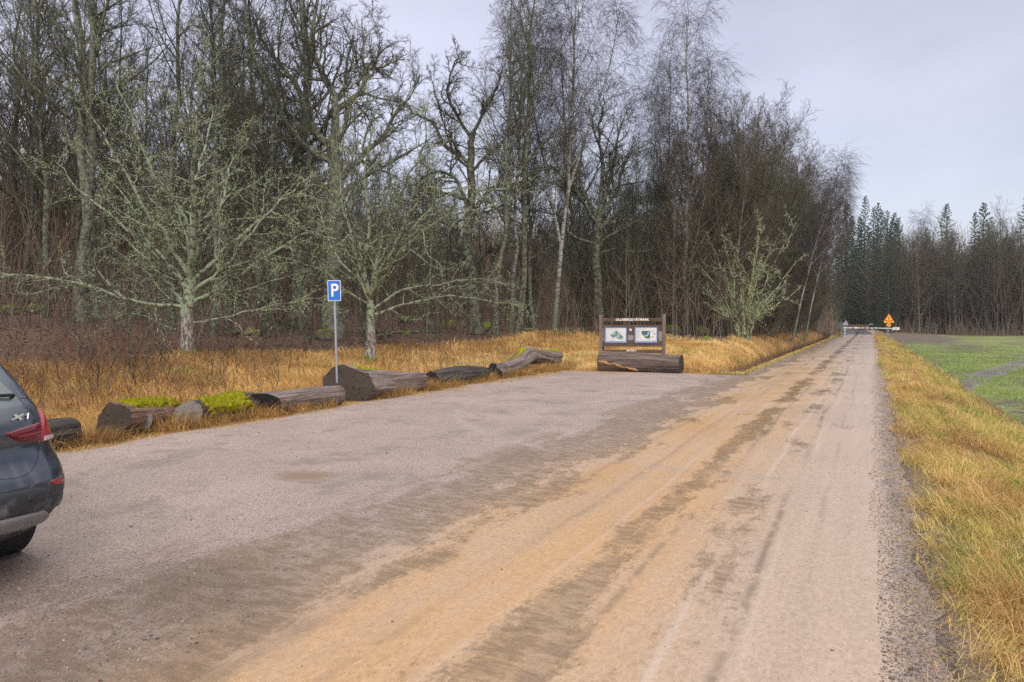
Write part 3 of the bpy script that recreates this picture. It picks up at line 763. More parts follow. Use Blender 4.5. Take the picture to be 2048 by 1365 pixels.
def trunk_line(rng, H, r0, N=14, wig=.03, lean=(0, 0), top=.12, flare=.35):
    s = np.linspace(0, 1, N)
    w = np.cumsum(rng.normal(0, wig * H / N, (N, 2)), 0); w -= w[:1]
    P = np.stack([w[:, 0] + lean[0] * H * s ** 1.3, w[:, 1] + lean[1] * H * s ** 1.3, H * s - .15], -1)
    Rr = r0 * ((1 - s) ** .85 * (1 - top) + top) * (1 + flare * np.exp(-s * 22))
    return P[None], Rr[None]
PROTO = bpy.data.collections  # (only mesh data is shared; every tree is linked once)
def tree_meshes(name, tparts, cparts, tmat, cmat):
    v, f = join_geo(tparts); tm = np_mesh(name + '_trunk', v, f, tmat, True)
    v, f = join_geo(cparts); cm = np_mesh(name + '_crown', v, f, cmat, True)
    return tm, cm

def make_tall(seed, H=20, r=.2, bmat='grey_bark', tmat='grey_twig', n1=24, t0=.3, a=(1.0, .45), L1=.36, trop1=.07, wig=.10, n2=8, n3=7, n4=4, rmin=.0055, lean=(0, 0), shape=.72, trunk_wig=.10, trop3=.02, L3=.45, k1=5):
    rng = np.random.default_rng(seed)
    T, TR = trunk_line(rng, H, r, wig=trunk_wig, lean=lean)
    A, AR = spawn(T, TR, rng, n1, t0, .98, a[0], a[1], L1, 9, wig, trop1, .5, rmin * 1.4, shape)
    B, BR = spawn(A, AR, rng, n2, .15, 1., .8, .6, .42, 6, wig * 1.3, trop1 * .7, .6, rmin, .4)
    C, CR = spawn(B, BR, rng, n3, .1, 1., .8, .5, L3, 4, wig * 1.3, trop3, .7, rmin * .8, .3)
    cp = [tubes(B, BR, 3), tubes(C, CR, 3)]
    if n4:
        D, DR = spawn(C, CR, rng, n4, .1, 1., .8, .5, .6, 3, wig, trop3, .8, rmin * .62, .2)
        cp.append(tubes(D, DR, 3))
    return tree_meshes('tall', [tubes(T, TR, 9), tubes(A, AR, k1)], cp, M[bmat], M[tmat])

def make_birch(seed, H=20, r=.16, fork=None, lean=(0, 0)):
    rng = np.random.default_rng(seed)
    T, TR = trunk_line(rng, H, r, wig=.07, lean=lean, top=.1)
    tp = [tubes(T, TR, 10)]
    stems, SR = T, TR
    if fork:
        for (tf, ux, uy, Lf) in fork:
            i = int(tf * 13); p0 = T[0, i]
            e = np.array([p0, p0 + np.array([ux * .35, uy * .35, Lf * .3]), p0 + np.array([ux * .8, uy * .8, Lf * .68]), p0 + np.array([ux, uy, Lf])])
            P = catmull(e, 14)[None]; Rr = (TR[0, i] * .75 * (1 - .9 * np.linspace(0, 1, 14)))[None] + .008
            tp.append(tubes(P, Rr, 8)); stems = np.concatenate([stems, P]); SR = np.concatenate([SR, Rr])
    A, AR = spawn(T, TR, rng, 24, .36, .98, .85, .42, .27, 9, .06, .06, .45, .009, .5)
    if fork:
        A2, AR2 = spawn(stems[1:], SR[1:], rng, 12, .25, .98, .8, .45, .30, 9, .06, .06, .45, .009, .5)
        A, AR = np.concatenate([A, A2]), np.concatenate([AR, AR2])
    B, BR = spawn(A, AR, rng, 7, .15, 1., .8, .6, .42, 7, .08, -.02, .55, .006, .3)
    src, sr = B, BR
    C, CR = spawn(src, sr, rng, 7, .1, 1., .8, .6, .9, 7, .06, -.26, .7, .0042, .2, absL=1.9)
    D, DR = spawn(C, CR, rng, 2, .1, .8, .5, .4, .5, 5, .05, -.22, .8, .0036, .2)
    tp.append(tubes(A, AR, 5))
    return tree_meshes('birch', tp, [tubes(B, BR, 3), tubes(C, CR, 3), tubes(D, DR, 3)], M['birch_bark'], M['birch_twig'])

def limb_tree(name, seed, limbs, bmat, tmat, n2=10, n3=9, n4=5, L2=.38, L3=.42, L4=.45, wig=.22, trop=.02, rmin=.006, ang=(1.0, .7), extra=None, lichen=0, t2=.18, n5=0, rs=1.0):
    """limbs: list of (points (u right, v away, w up) in metres, r0, r1); u, v follow the local x, y axes"""
    rng = np.random.default_rng(seed); N = 16
    P, Rr = [], []
    for pts, r0, r1 in limbs:
        p = catmull(pts, N); L = np.linalg.norm(np.diff(p, axis=0), axis=1).sum()
        j = rng.normal(0, .022 * L / 4, (N, 3)); j[0] = 0
        P.append(p + j); s = np.linspace(0, 1, N); Rr.append(r1 + (r0 - r1) * (1 - s) ** .9)
    P, Rr = np.array(P), np.array(Rr); Rr[1:] *= rs
    Rr[0] *= 1 + .5 * np.exp(-np.linspace(0, 1, N) * 14)
    src, sr = P[1:], Rr[1:]
    A, AR = spawn(src, sr, rng, n2, t2, 1., ang[0], ang[1], L2, 9, wig, trop, .55, rmin * 1.5, .45)
    B, BR = spawn(A, AR, rng, n3, .12, 1., .9, .7, L3, 6, wig, trop * .6, .6, rmin, .35)
    C, CR = spawn(B, BR, rng, n4, .1, 1., .9, .6, L4, 4, wig, .0, .7, rmin * .75, .2)
    tp = [tubes(P, Rr, 10), tubes(A, AR, 5)]
    cp = [tubes(B, BR, 4), tubes(C, CR, 3)]
    if n5:
        D, DR = spawn(C, CR, rng, n5, .1, 1., .8, .5, .6, 3, wig, .0, .8, rmin * .6, .2); cp.append(tubes(D, DR, 3))
    tm, cm = tree_meshes(name, tp, cp, M[bmat], M[tmat])
    lm = None
    if lichen:
        allp = np.concatenate([A.reshape(-1, 3), B.reshape(-1, 3), B.reshape(-1, 3), C.reshape(-1, 3)])
        k = rng.integers(0, len(allp), lichen)
        cl = allp[k]; cl = cl[vnoise(cl[:, 0] * 1.3 + cl[:, 1], cl[:, 2], .6, 3) > .36]
        c = np.repeat(cl, 4, 0) + rng.normal(0, .012, (len(cl) * 4, 3)); n = len(c)
        d1 = rng.normal(0, 1, (n, 3)); d1 /= np.linalg.norm(d1, axis=1, keepdims=True)
        d2 = rng.normal(0, 1, (n, 3)); d2 /= np.linalg.norm(d2, axis=1, keepdims=True)
        s = rng.uniform(.008, .026, n)[:, None]
        V = np.stack([c + d1 * s, c + d2 * s, c - (d1 + d2) * s * .6], 1).reshape(-1, 3)
        lm = np_mesh(name + '_lichen', V, [np.arange(3 * n).reshape(-1, 3)], M['lichen'])
    return tm, cm, lm

def make_spruce(seed, H=22, r=.22, wide=.17, mat='needle', dens=1.0, low=.08):
    rng = np.random.default_rng(seed)
    T, TR = trunk_line(rng, H, r, wig=.02, top=.03)
    nb = int(150 * dens)
    t = low + (.99 - low) * np.linspace(0, 1, nb); L = (H * wide * (1 - t) ** .85 + .25) * rng.uniform(.7, 1.12, nb)
    az = np.arange(nb) * 2.4 + rng.normal(0, .3, nb)
    N = 7; P = np.empty((nb, N, 3)); s = np.linspace(0, 1, N)
    x0 = np.interp(t, np.linspace(0, 1, 14), T[0, :, 0]); y0 = np.interp(t, np.linspace(0, 1, 14), T[0, :, 1])
    droop = np.where(t > .8, .35, -.12 - .25 * (1 - t))
    for k in range(N):
        P[:, k, 0] = x0 + np.cos(az) * L * s[k]; P[:, k, 1] = y0 + np.sin(az) * L * s[k]
        P[:, k, 2] = H * t + L * (droop * s[k] + (.14 * (s[k] ** 2.5)))
    AR = (.028 * (1 - s)[None] * (L / L.max())[:, None] + .006)
    # needle sprays: many small flat twigs hanging from every branch
    m = 34; idx = np.repeat(np.arange(nb), m); u = rng.random(nb * m) ** .8
    f = u * (N - 1); i = np.minimum(f.astype(int), N - 2); f = (f - i)[:, None]
    p = P[idx, i] * (1 - f) + P[idx, i + 1] * f
    dv = P[idx, i + 1] - P[idx, i]; dv /= np.linalg.norm(dv, axis=1, keepdims=True)
    side = np.stack([-dv[:, 1], dv[:, 0], np.zeros(len(u))], -1) * rng.choice([-1, 1], len(u))[:, None]
    ln = (.22 + .38 * (1 - u) * rng.random(len(u)))[:, None] * (np.clip(L[idx] / 2.5, .4, 1.2))[:, None]
    tip = p + (dv * .55 + side * rng.uniform(.2, 1, len(u))[:, None]) * ln + np.stack([np.zeros(len(u)), np.zeros(len(u)), -rng.uniform(.02, .32, len(u))], -1)
    w = np.cross(tip - p, rng.normal(0, 1, p.shape)); w /= np.linalg.norm(w, axis=1, keepdims=True) + 1e-9
    mid = (p + tip) / 2; w = w * rng.uniform(.035, .07, len(u))[:, None]
    V = np.stack([p, mid - w, tip, mid + w], 1).reshape(-1, 3)
    tm = np_mesh('spruce_trunk', *(lambda g: (g[0], g[1]))(join_geo([tubes(T, TR, 8), tubes(P, AR, 3)])), M['dark_bark'], True)
    cm = np_mesh('spruce_crown', V, [np.arange(len(V)).reshape(-1, 4)], M[mat])
    return tm, cm

def plant(name, meshes, loc, rz, sc, label, cat, group=None, tilt=(0, 0)):
    o = empty(name, loc, rz); o.scale = (sc, sc, sc); o.rotation_euler = (tilt[0], tilt[1], rz)
    tag(o, label, cat, group)
    link('trunk', meshes[0], o); link('crown', meshes[1], o)
    if len(meshes) > 2 and meshes[2] is not None: link('lichen', meshes[2], o)
    return o
def at(px, dep):
    p = PD(px, 700, dep); return (p[0], p[1], ztf(p[0], p[1]))
def limbs_px(base, d, lst, spread=.55, seed=0):
    """limb polylines read off the photograph, turned into metres round the trunk foot (u right, v away, w up)"""
    rng = np.random.default_rng(seed); k = d / F; out = []
    for j, (pts, r0, r1) in enumerate(lst):
        n = len(pts); q = []; v = 0.0
        dv = 0 if j == 0 else rng.uniform(-spread, spread)
        for i, (a, b) in enumerate(pts):
            if i: v += dv * math.hypot(a - pts[i - 1][0], b - pts[i - 1][1]) * k
            q.append(((a - base[0]) * k, v, (base[1] - b) * k))
        out.append((q, r0, r1))
    return out
HERO_RZ = YAW            # local x = picture right, local y = away from the camera

# --- the two lichen-covered trees on the straw meadow
A = [([(378, 752), (376, 690), (378, 640), (383, 590)], .24, .17),
     ([(378, 700), (320, 690), (250, 668), (180, 662), (110, 668), (60, 660)], .038, .006),
     ([(380, 680), (440, 672), (520, 650), (600, 635), (640, 628)], .05, .008),
     ([(378, 655), (320, 610), (255, 560), (190, 520), (110, 470)], .10, .014),
     ([(378, 650), (300, 640), (220, 605), (130, 590), (60, 570)], .085, .012),
     ([(382, 640), (450, 600), (520, 545), (590, 500), (625, 490)], .09, .014),
     ([(383, 590), (350, 520), (300, 440), (250, 330), (210, 255)], .12, .014),
     ([(383, 590), (365, 500), (350, 400), (355, 290), (352, 190)], .12, .014),
     ([(383, 590), (410, 500), (435, 400), (470, 300), (505, 210)], .12, .014),
     ([(385, 600), (430, 530), (500, 440), (560, 370), (600, 330)], .10, .014),
     ([(380, 610), (330, 560), (240, 480), (160, 420), (100, 350)], .10, .014),
     ([(382, 600), (380, 520), (400, 420), (400, 330), (420, 250)], .10, .014),
     ([(380, 630), (360, 580), (300, 520), (270, 450), (180, 330)], .10, .014),
     ([(384, 620), (440, 580), (480, 540), (560, 450), (630, 420)], .09, .014),
     ([(380, 660), (400, 630), (450, 620), (520, 590), (600, 570)], .07, .012),
     ([(380, 660), (350, 640), (290, 615), (210, 560), (100, 540)], .07, .012),
     ([(383, 590), (390, 480), (330, 380), (300, 280), (280, 200)], .10, .014)]
mA = limb_tree('lichen_tree', 11, limbs_px((378, 745), 21.5, A, .75, 4), 'lichen_bark', 'lichen_twig', 13, 9, 6, .36, .45, .5, .24, .02, .0036, (.95, .7), lichen=11000, t2=.12, rs=.72)
mA[0].materials[0] = M['pale_trunk']
plant('lichen_tree', mA, at(378, 21.5), HERO_RZ, 1, 'broad low tree crusted with pale green lichen, behind the mossy logs', 'tree')
Bq = [([(740, 738), (742, 690), (742, 650), (740, 610)], .175, .135),
      ([(742, 640), (790, 625), (850, 605), (920, 600), (990, 612), (1030, 600)], .075, .012),
      ([(744, 630), (800, 590), (870, 575), (960, 560), (1010, 575)], .07, .012),
      ([(740, 610), (720, 570), (705, 530), (670, 490), (610, 470), (560, 430)], .10, .014),
      ([(740, 610), (735, 540), (750, 460), (745, 380), (770, 290), (760, 250)], .11, .014),
      ([(740, 615), (765, 560), (810, 500), (850, 440), (900, 420), (1010, 440)], .11, .014),
      ([(740, 610), (760, 520), (790, 440), (830, 370), (860, 300), (850, 260)], .10, .014),
      ([(740, 600), (715, 520), (700, 450), (690, 370), (700, 300)], .09, .014),
      ([(745, 600), (790, 540), (870, 480), (940, 460), (1020, 450)], .09, .014),
      ([(738, 620), (700, 590), (670, 560), (620, 540), (575, 530)], .06, .012),
      ([(738, 600), (700, 560), (640, 500), (600, 420), (580, 380)], .08, .012),
      ([(742, 600), (800, 510), (830, 450), (890, 390), (960, 360)], .08, .012)]
mB = limb_tree('lichen_tree', 12, limbs_px((740, 735), 24.0, Bq, .7, 5), 'lichen_bark', 'lichen_twig', 12, 9, 6, .36, .45, .5, .24, .02, .0036, (.95, .7), lichen=9500, t2=.14, rs=.72)
mB[0].materials[0] = M['pale_trunk']
plant('lichen_tree', mB, at(740, 24.0), HERO_RZ, 1, 'lichen-crusted tree with long side branches, just right of the blue parking sign', 'tree')

# --- big oaks at the edge of the forest
O1 = [([(663, 660), (666, 560), (670, 450), (671, 369), (670, 300), (669, 264)], .47, .26),
      ([(671, 369), (650, 350), (632, 327), (610, 295), (578, 268), (540, 220), (500, 172)], .17, .03),
      ([(668, 365), (650, 352), (605, 351), (552, 345), (510, 352)], .11, .02),
      ([(669, 268), (640, 250), (620, 205), (605, 160), (575, 120), (545, 80), (530, 30)], .19, .03),
      ([(669, 265), (680, 190), (672, 165), (650, 120), (642, 70), (658, 0), (660, -60)], .20, .03),
      ([(676, 200), (698, 174), (716, 148), (722, 105), (705, 60), (700, 0), (690, -60)], .15, .03),
      ([(716, 148), (738, 118), (765, 110), (790, 90)], .08, .02),
      ([(678, 340), (705, 305), (737, 270), (763, 243), (785, 190), (816, 150), (830, 110)], .16, .025),
      ([(680, 390), (700, 355), (732, 337), (770, 320), (830, 290), (870, 270)], .13, .02),
      ([(640, 250), (600, 215), (560, 190), (520, 110), (510, 40)], .11, .02),
      ([(668, 300), (640, 290), (590, 235), (560, 150), (550, 60), (570, -40)], .13, .025),
      ([(672, 280), (700, 240), (720, 200), (770, 160), (790, 110)], .11, .02)]
mO1 = limb_tree('oak_tree', 21, limbs_px((663, 650), 33, O1, .7, 6), 'oak_bark', 'oak_twig', 13, 9, 6, .42, .44, .5, .19, .03, .0062, (.85, .6), n5=3)
plant('oak_tree', mO1, at(663, 33), HERO_RZ, 1, 'tall forked oak with moss on its big limbs, behind the parking sign', 'tree')
O2 = [([(953, 640), (946, 560), (938, 500), (937, 440), (940, 369), (942, 295), (944, 240)], .36, .17),
      ([(935, 385), (912, 327), (869, 311), (830, 330), (790, 345)], .12, .02),
      ([(930, 370), (890, 353), (850, 348), (800, 360)], .10, .02),
      ([(940, 300), (927, 285), (885, 253), (858, 200), (816, 174), (800, 150)], .14, .02),
      ([(944, 250), (922, 220), (900, 174), (911, 132), (925, 115)], .11, .02),
      ([(944, 245), (964, 211), (975, 195), (996, 158), (1010, 120)], .11, .02),
      ([(936, 420), (975, 343), (1017, 327), (1059, 311), (1090, 300)], .13, .02),
      ([(948, 500), (975, 480), (985, 479), (1030, 470)], .09, .02),
      ([(940, 480), (905, 470), (870, 440), (840, 450)], .09, .02),
      ([(941, 320), (970, 280), (1000, 250), (1040, 190)], .11, .02),
      ([(940, 400), (900, 420), (860, 400), (820, 410)], .08, .02),
      ([(937, 430), (960, 400), (1000, 390), (1050, 360)], .10, .02),
      ([(941, 310), (910, 280), (890, 220), (870, 150)], .09, .02)]
mO2 = limb_tree('oak_tree', 22, limbs_px((953, 640), 39, O2, .8, 7), 'dark_bark', 'dark_twig', 13, 9, 6, .44, .44, .5, .22, .02, .0062, (.9, .7), n5=3)
plant('oak_tree', mO2, at(953, 39), HERO_RZ, 1, 'dark crooked oak standing free against the sky between the oak and the birches', 'tree')
mO3 = limb_tree('oak_tree', 23, limbs_px((1200, 640), 44, [([(1200, 650), (1196, 560), (1192, 470), (1196, 400)], .34, .22),
      ([(1196, 420), (1150, 360), (1100, 310), (1060, 300)], .14, .02), ([(1196, 410), (1170, 330), (1160, 260), (1130, 200)], .15, .02), ([(1196, 400), (1200, 300), (1190, 240), (1200, 175)], .15, .02),
      ([(1196, 410), (1240, 340), (1260, 280), (1290, 230)], .15, .02), ([(1196, 430), (1250, 380), (1300, 350), (1340, 340)], .14, .02), ([(1194, 460), (1240, 430), (1290, 420), (1330, 400)], .11, .02),
      ([(1194, 460), (1140, 440), (1100, 400), (1050, 390)], .11, .02), ([(1196, 400), (1220, 320), (1230, 250), (1250, 190)], .13, .02), ([(1194, 480), (1230, 470), (1270, 480), (1310, 470)], .09, .02)], .8, 8),
      'dark_bark', 'dark_twig', 13, 9, 6, .42, .44, .5, .20, .03, .006, (.8, .6), n5=3)
plant('oak_tree', mO3, at(1200, 46), HERO_RZ, 1, 'rounded dense oak behind the birches above the information board', 'tree')

# --- straight pale trunks between the hero trees
st1 = make_tall(81, 21, .25, 'oak_bark', 'grey_twig', n1=24, t0=.32, a=(.9, .4), L1=.36, wig=.14)
st2 = make_tall(82, 22, .36, 'oak_bark', 'oak_twig', n1=24, t0=.30, a=(.9, .45), L1=.36, wig=.15)
plant('bare_tree', st1, at(163, 29), .4, .95, 'pale straight trunk, left one of a close pair behind the big lichen tree', 'tree')
plant('bare_tree', st1, at(190, 30), 2.4, 1.0, 'pale straight trunk, right one of a close pair behind the big lichen tree', 'tree')
plant('bare_tree', st2, at(592, 36), 1.1, 1.0, 'thick straight grey trunk just left of the tall forked oak', 'tree')
# --- birches
bl = 'birches at the forest edge'
bm1 = make_birch(31, 23, .155, [(.30, -2.6, .6, 13), (.42, 2.6, -.6, 10.5), (.45, -.8, 1.2, 11)])
plant('birch_tree', bm1, at(1108, 42), HERO_RZ, 1.0, 'white forked birch with the widest crown, left of the information board', 'tree', bl, (0, R(2)))
bm2 = make_birch(32, 22, .13, [(.45, 1.2, .5, 10)])
plant('birch_tree', bm2, at(1022, 41), HERO_RZ, 1.0, 'slim leaning birch with a lichen-grey lower trunk, between the dark oak and the forked birch', 'tree', bl, (0, R(3)))
bm3 = make_birch(33, 21, .145, [(.35, -2.4, .3, 10), (.4, 1.8, .4, 10)])
plant('birch_tree', bm3, at(1372, 46), HERO_RZ, 1.02, 'tall birch with three drooping tops, right behind the information board', 'tree', bl)
plant('birch_tree', bm2, at(1330, 50), 2.2, .9, 'narrow birch pressed against the left of the three-topped birch', 'tree', bl)
bm4 = make_birch(34, 14, .085, None, (.24, 0))
plant('birch_tree', bm4, at(1582, 55), HERO_RZ, 1.0, 'thin birch leaning towards the road, beyond the lichen-covered bush', 'tree', bl)
plant('birch_tree', bm4, at(1607, 62), HERO_RZ + .25, 1.0, 'thin leaning birch nearest the boom barrier on the forest side', 'tree', bl)
plant('birch_tree', bm3, at(1838, 124), 1.1, .98, 'pale round-topped birch rising between two spruces in the far forest', 'tree', 'birches in the far forest')
plant('birch_tree', bm3, at(1762, 138), 4.1, .72, 'small birch beside the road where it enters the far forest', 'tree', 'birches in the far forest')

# --- lichen-covered multi-stemmed bush by the ditch
Cq = [([(1489, 705), (1488, 680), (1486, 650), (1480, 600)], .09, .06)]
for i, (tip, mid) in enumerate([((1468, 480), (1478, 560)), ((1500, 465), (1495, 550)), ((1524, 490), (1506, 580)), ((1562, 510), (1518, 595)), ((1604, 545), (1545, 615)), ((1410, 530), (1455, 605)), ((1422, 600), (1458, 640)),
                                ((1446, 500), (1470, 575)), ((1545, 485), (1512, 575)), ((1590, 600), (1535, 640)), ((1415, 630), (1455, 655)), ((1485, 490), (1485, 570)), ((1432, 520), (1466, 600)), ((1595, 575), (1540, 630)), ((1400, 560), (1450, 622))]):
    bx = 1489 + (i * 37 % 23) - 11
    Cq.append(([(bx, 703), (bx + (mid[0] - bx) * .35, 655), mid, tip], .040, .010))
mC = limb_tree('lichen_bush', 25, limbs_px((1489, 700), 40, Cq, .5, 9), 'lichen_bright', 'lichen_bright', 9, 7, 4, .28, .42, .45, .2, .03, .005, (.85, .65), lichen=5500, t2=.22)
plant('lichen_bush', mC, at(1489, 40), HERO_RZ, 1, 'bright green-grey lichen-covered multi-stemmed bush beside the roadside ditch', 'bush')

# --- forest of tall bare trees
tall = [make_tall(41, 21, .17, n1=24, L1=.36, wig=.13), make_tall(42, 19, .13, n1=24, a=(.9, .4), t0=.25, wig=.11, L1=.38), make_tall(43, 22, .21, n1=26, wig=.17, L1=.40),
        make_tall(44, 18, .12, 'dark_bark', 'dark_twig', 26, .18, (.9, .4), .36, .08, .12), make_tall(45, 20, .15, 'dark_bark', 'dark_twig', 26, .22, (1.0, .5), .38, .07, .16),
        make_tall(46, 17, .11, 'grey_bark', 'red_twig', 30, .10, (.9, .45), .38, .08, .10), make_tall(47, 15, .10, 'grey_bark', 'red_twig', 32, .07, (.95, .5), .42, .07, .12)]
def make_fan(seed, H, W, n, bmat, tmat):
    r2 = np.random.default_rng(seed); L = [([(0, 0, -.1), (0, 0, .5), (.05, 0, 1.2), (.1, .05, 2.0)], .13, .09)]
    for i in range(n):
        a = 2.4 * i + r2.uniform(-.4, .4); o = W * ((i + .5) / n) ** .7; h = H * (1 - .45 * (o / W) ** 2) * r2.uniform(.86, 1.04)
        c, sn = math.cos(a), math.sin(a); b0 = .22
        L.append(([(b0 * c, b0 * sn, -.1), (b0 * c + o * .12 * c, b0 * sn + o * .12 * sn, h * .25), (o * .45 * c, o * .45 * sn, h * .58), (o * .85 * c, o * .85 * sn, h * .86), (o * c, o * sn, h)], r2.uniform(.06, .10), .01))
    return limb_tree('fan_tree', seed, L, bmat, tmat, 16, 9, 6, .26, .42, .5, .12, .05, .0048, (.75, .5), n5=3, t2=.16)
fans = [make_fan(71, 16, 5.0, 9, 'grey_bark', 'red_twig'), make_fan(72, 15, 4.4, 8, 'grey_bark', 'grey_twig'), make_fan(73, 9, 4.5, 9, 'grey_bark', 'red_twig')]
rng = np.random.default_rng(99)
pl = []
def ok(x, y, r):
    return all((x - a) ** 2 + (y - b) ** 2 > r * r for a, b in pl)
hero = [at(163, 29), at(190, 30), at(592, 36), at(378, 21.5), at(740, 24), at(663, 33), at(953, 39), at(1108, 42), at(1022, 41), at(1372, 46), at(1200, 46), at(1489, 40)]
pl += [(h[0], h[1]) for h in hero]
sky = lambda px, d: (545 < px < 725 and d < 62) or (725 < px < 985 and d < 75) or (1255 < px < 1300 and d < 70)
spots = []
def seek(n, xr, yr, r, ks, hs, zone):
    c = 0
    for _ in range(n * 40):
        if c >= n: break
        x = rng.uniform(*xr); y = rng.uniform(*yr)
        if float(in_forest(np.array([x]), np.array([y]))[0]) < .6 or not ok(x, y, r): continue
        z = ztf(x, y); px, py = project((x, y, z))
        dep = float(np.dot(np.array([x, y, 0]), fh))
        if px < -350 or dep < (27.5 if px < 900 else 34): continue
        sc = rng.uniform(*hs)
        if sky(px, dep): sc *= (.52 if dep < 48 else .62) * (1.15 if px < 725 else 1)
        pl.append((x, y)); spots.append((x, y, z, int(rng.choice(ks)), sc, zone)); c += 1
seek(23, (-27, -18.5), (-6, 27), 1.9, [0, 1, 2, 3, 4], (.8, 1.08), 'front')
seek(16, (-26, -17), (27, 40), 2.2, [0, 1, 2, 3, 4], (.7, .95), 'front')
seek(48, (-52, -26), (-10, 52), 2.1, [0, 1, 2, 3, 4], (.75, 1.05), 'deep')
seek(24, (-17, -8), (41, 62), 1.9, [0, 1, 3, 5, 6], (.62, .88), 'road')
seek(40, (-15, -8), (47, 97), 1.8, [1, 3, 5, 6, 5, 6], (.72, 1.02), 'road')
seek(38, (-36, -14), (46, 110), 2.6, [0, 1, 3, 4], (.7, .95), 'deep')
LB = {0: 'tall straight bare tree with grey-green bark in the forest', 1: 'slender bare tree with steep grey-green branches in the forest', 2: 'tall bare tree with crooked spreading limbs in the forest',
      3: 'thin dark bare tree branching low down in the forest', 4: 'dark bare tree with arching limbs in the forest', 5: 'reddish-twigged bare tree branching from low down near the road', 6: 'short bushy bare tree with reddish twigs near the road'}
proto = {}
def forest_tree(k, loc, rz, sc, label, group, tilt):
    if k in proto: return copy_tree(proto[k], loc, rz, sc, label, group, tilt)
    proto[k] = plant('bare_tree', tall[k], loc, rz, sc, label, 'tree', group, tilt); return proto[k]
for (x, y, z, k, sc, zone) in spots:
    ty = R(rng.uniform(3, 11)) if (zone == 'road' and x > -11) else R(rng.normal(0, 2.5))
    forest_tree(k, (x, y, z), (HERO_RZ * .0 if zone == 'road' else 0) + (rng.uniform(-.5, .5) if zone == 'road' else rng.uniform(0, 6.28)), sc, LB[k], 'bare trees: ' + LB[k], (R(rng.normal(0, 2)), ty))

fproto = {}
FN = {0: 'broad fan-shaped bare tree with reddish twigs arching over the roadside', 1: 'fan-shaped bare grey-green tree at the forest edge by the road', 2: 'low spreading reddish bush-like tree at the ditch edge'}
def fan(k, loc, rz, sc, tilt=(0, 0)):
    if k in fproto: return copy_tree(fproto[k], loc, rz, sc, FN[k], 'bare trees: ' + FN[k], tilt)
    fproto[k] = plant('fan_tree', fans[k], loc, rz, sc, FN[k], 'tree', 'bare trees: ' + FN[k], tilt)
for i, y in enumerate(np.linspace(49, 97, 21)):
    x = -7.4 - rng.uniform(0, 1.6); x = x + .5 * (y > 75)
    fan(i % 2, (x, y, ztf(x, y)), rng.uniform(0, 6), rng.uniform(.96, 1.16), (0, R(rng.uniform(3, 9))))
for i, y in enumerate(np.linspace(54, 98, 13)):
    x = -6.5 - rng.uniform(0, .7); fan(2, (x, y, ztf(x, y)), rng.uniform(0, 6), rng.uniform(.5, .95), (0, R(rng.uniform(2, 8))))
for px, d, k, sc in ((1265, 47, 1, .8), (1300, 52, 0, .72), (1400, 50, 1, .9), (1440, 47, 0, .85), (1170, 50, 1, .85), (1060, 47, 0, .8)):
    fan(k, at(px, d), rng.uniform(0, 6), sc)

# --- far forest beyond the field
sp1, sp2, sp3 = make_spruce(51, 23, .22, .19), make_spruce(52, 20, .2, .23), make_spruce(53, 24, .22, .165)
def spruce(m, loc, rz, sc, label, group=None): plant('spruce_tree', m, loc, rz, sc, label, 'tree', group)
spruce(sp1, at(1795, 128), .3, .92, 'green pointed spruce beside the road into the far forest')
spruce(sp1, at(1890, 136), 1.0, 1.12, 'dark spruce with a narrow top behind the field, right of the pale birch')
spruce(sp3, at(1946, 138), 2.0, 1.02, 'narrow spruce close to the left of the tallest spruce behind the field')
spruce(sp2, at(1964, 136), 3.0, 1.30, 'tallest spruce on the skyline above the far side of the field')
spruce(sp1, at(2046, 134), 2.4, 1.16, 'spruce cut by the picture edge above the far side of the field')
SL, SG = 'dark spruce standing inside the far forest behind the bare trees', 'spruces inside the far forest'
sproto = {}
for i in range(46):
    px = rng.uniform(1770, 2120); d = rng.uniform(122, 165)
    if px < 1770: d = rng.uniform(142, 190)
    l = at(px, d); k = i % 3; sc = rng.uniform(.55, .86)
    if abs(l[0] + 1.5 + max(0, l[1] - 100) ** 2 * .0016) < 2.6: continue
    if k in sproto: copy_tree(sproto[k], l, rng.uniform(0, 6), sc, SL, SG)
    else: sproto[k] = plant('spruce_tree', (sp1, sp2, sp3)[k], l, rng.uniform(0, 6), sc, SL, 'tree', SG)
for i in range(26):
    px = 1676 + i * 4.6 + rng.uniform(-2, 2); d = rng.uniform(158, 178); l = at(px, d); k = i % 3
    copy_tree(sproto[k], l, rng.uniform(0, 6), rng.uniform(.9, 1.3), 'dark spruce closing the end of the forest road', 'spruces at the end of the forest road')
for i in range(12):
    px = rng.uniform(1745, 1800); d = rng.uniform(112, 150); l = at(px, d)
    if l[0] > -1.5 - max(0, l[1] - 100) ** 2 * .0016 + 2.8: copy_tree(sproto[i % 3], l, rng.uniform(0, 6), rng.uniform(.45, .8), 'dark spruce on the right-hand edge of the forest road beyond the barrier', 'spruces right of the forest road')
FL = 'bare grey tree in the front rank of the far forest across the field'
for i in range(58):
    px = rng.uniform(1790, 2110); d = rng.uniform(110, 128)
    l = at(px, d); k = [0, 1, 2, 3, 4, 5][i % 6]
    if l[1] < 124.5: l = (l[0], 124.5 + rng.uniform(0, 3), ztf(l[0], 126))
    forest_tree(k, l, rng.uniform(0, 6.28), rng.uniform(.72, 1.0), FL, 'bare trees across the field', (R(rng.normal(0, 3)), R(rng.normal(0, 3))))
for i in range(26):
    px = rng.uniform(1640, 1800); d = rng.uniform(104, 150)
    l = at(px, d); k = [3, 4, 5, 6][i % 4]
    if abs(l[0] + 1.5 + max(0, l[1] - 100) ** 2 * .0016) < 3.2 or l[1] < 100: continue
    forest_tree(k, l, rng.uniform(0, 6.28), rng.uniform(.6, .95), 'bare tree beside the forest road beyond the boom barrier', 'bare trees beyond the barrier', (0, 0))
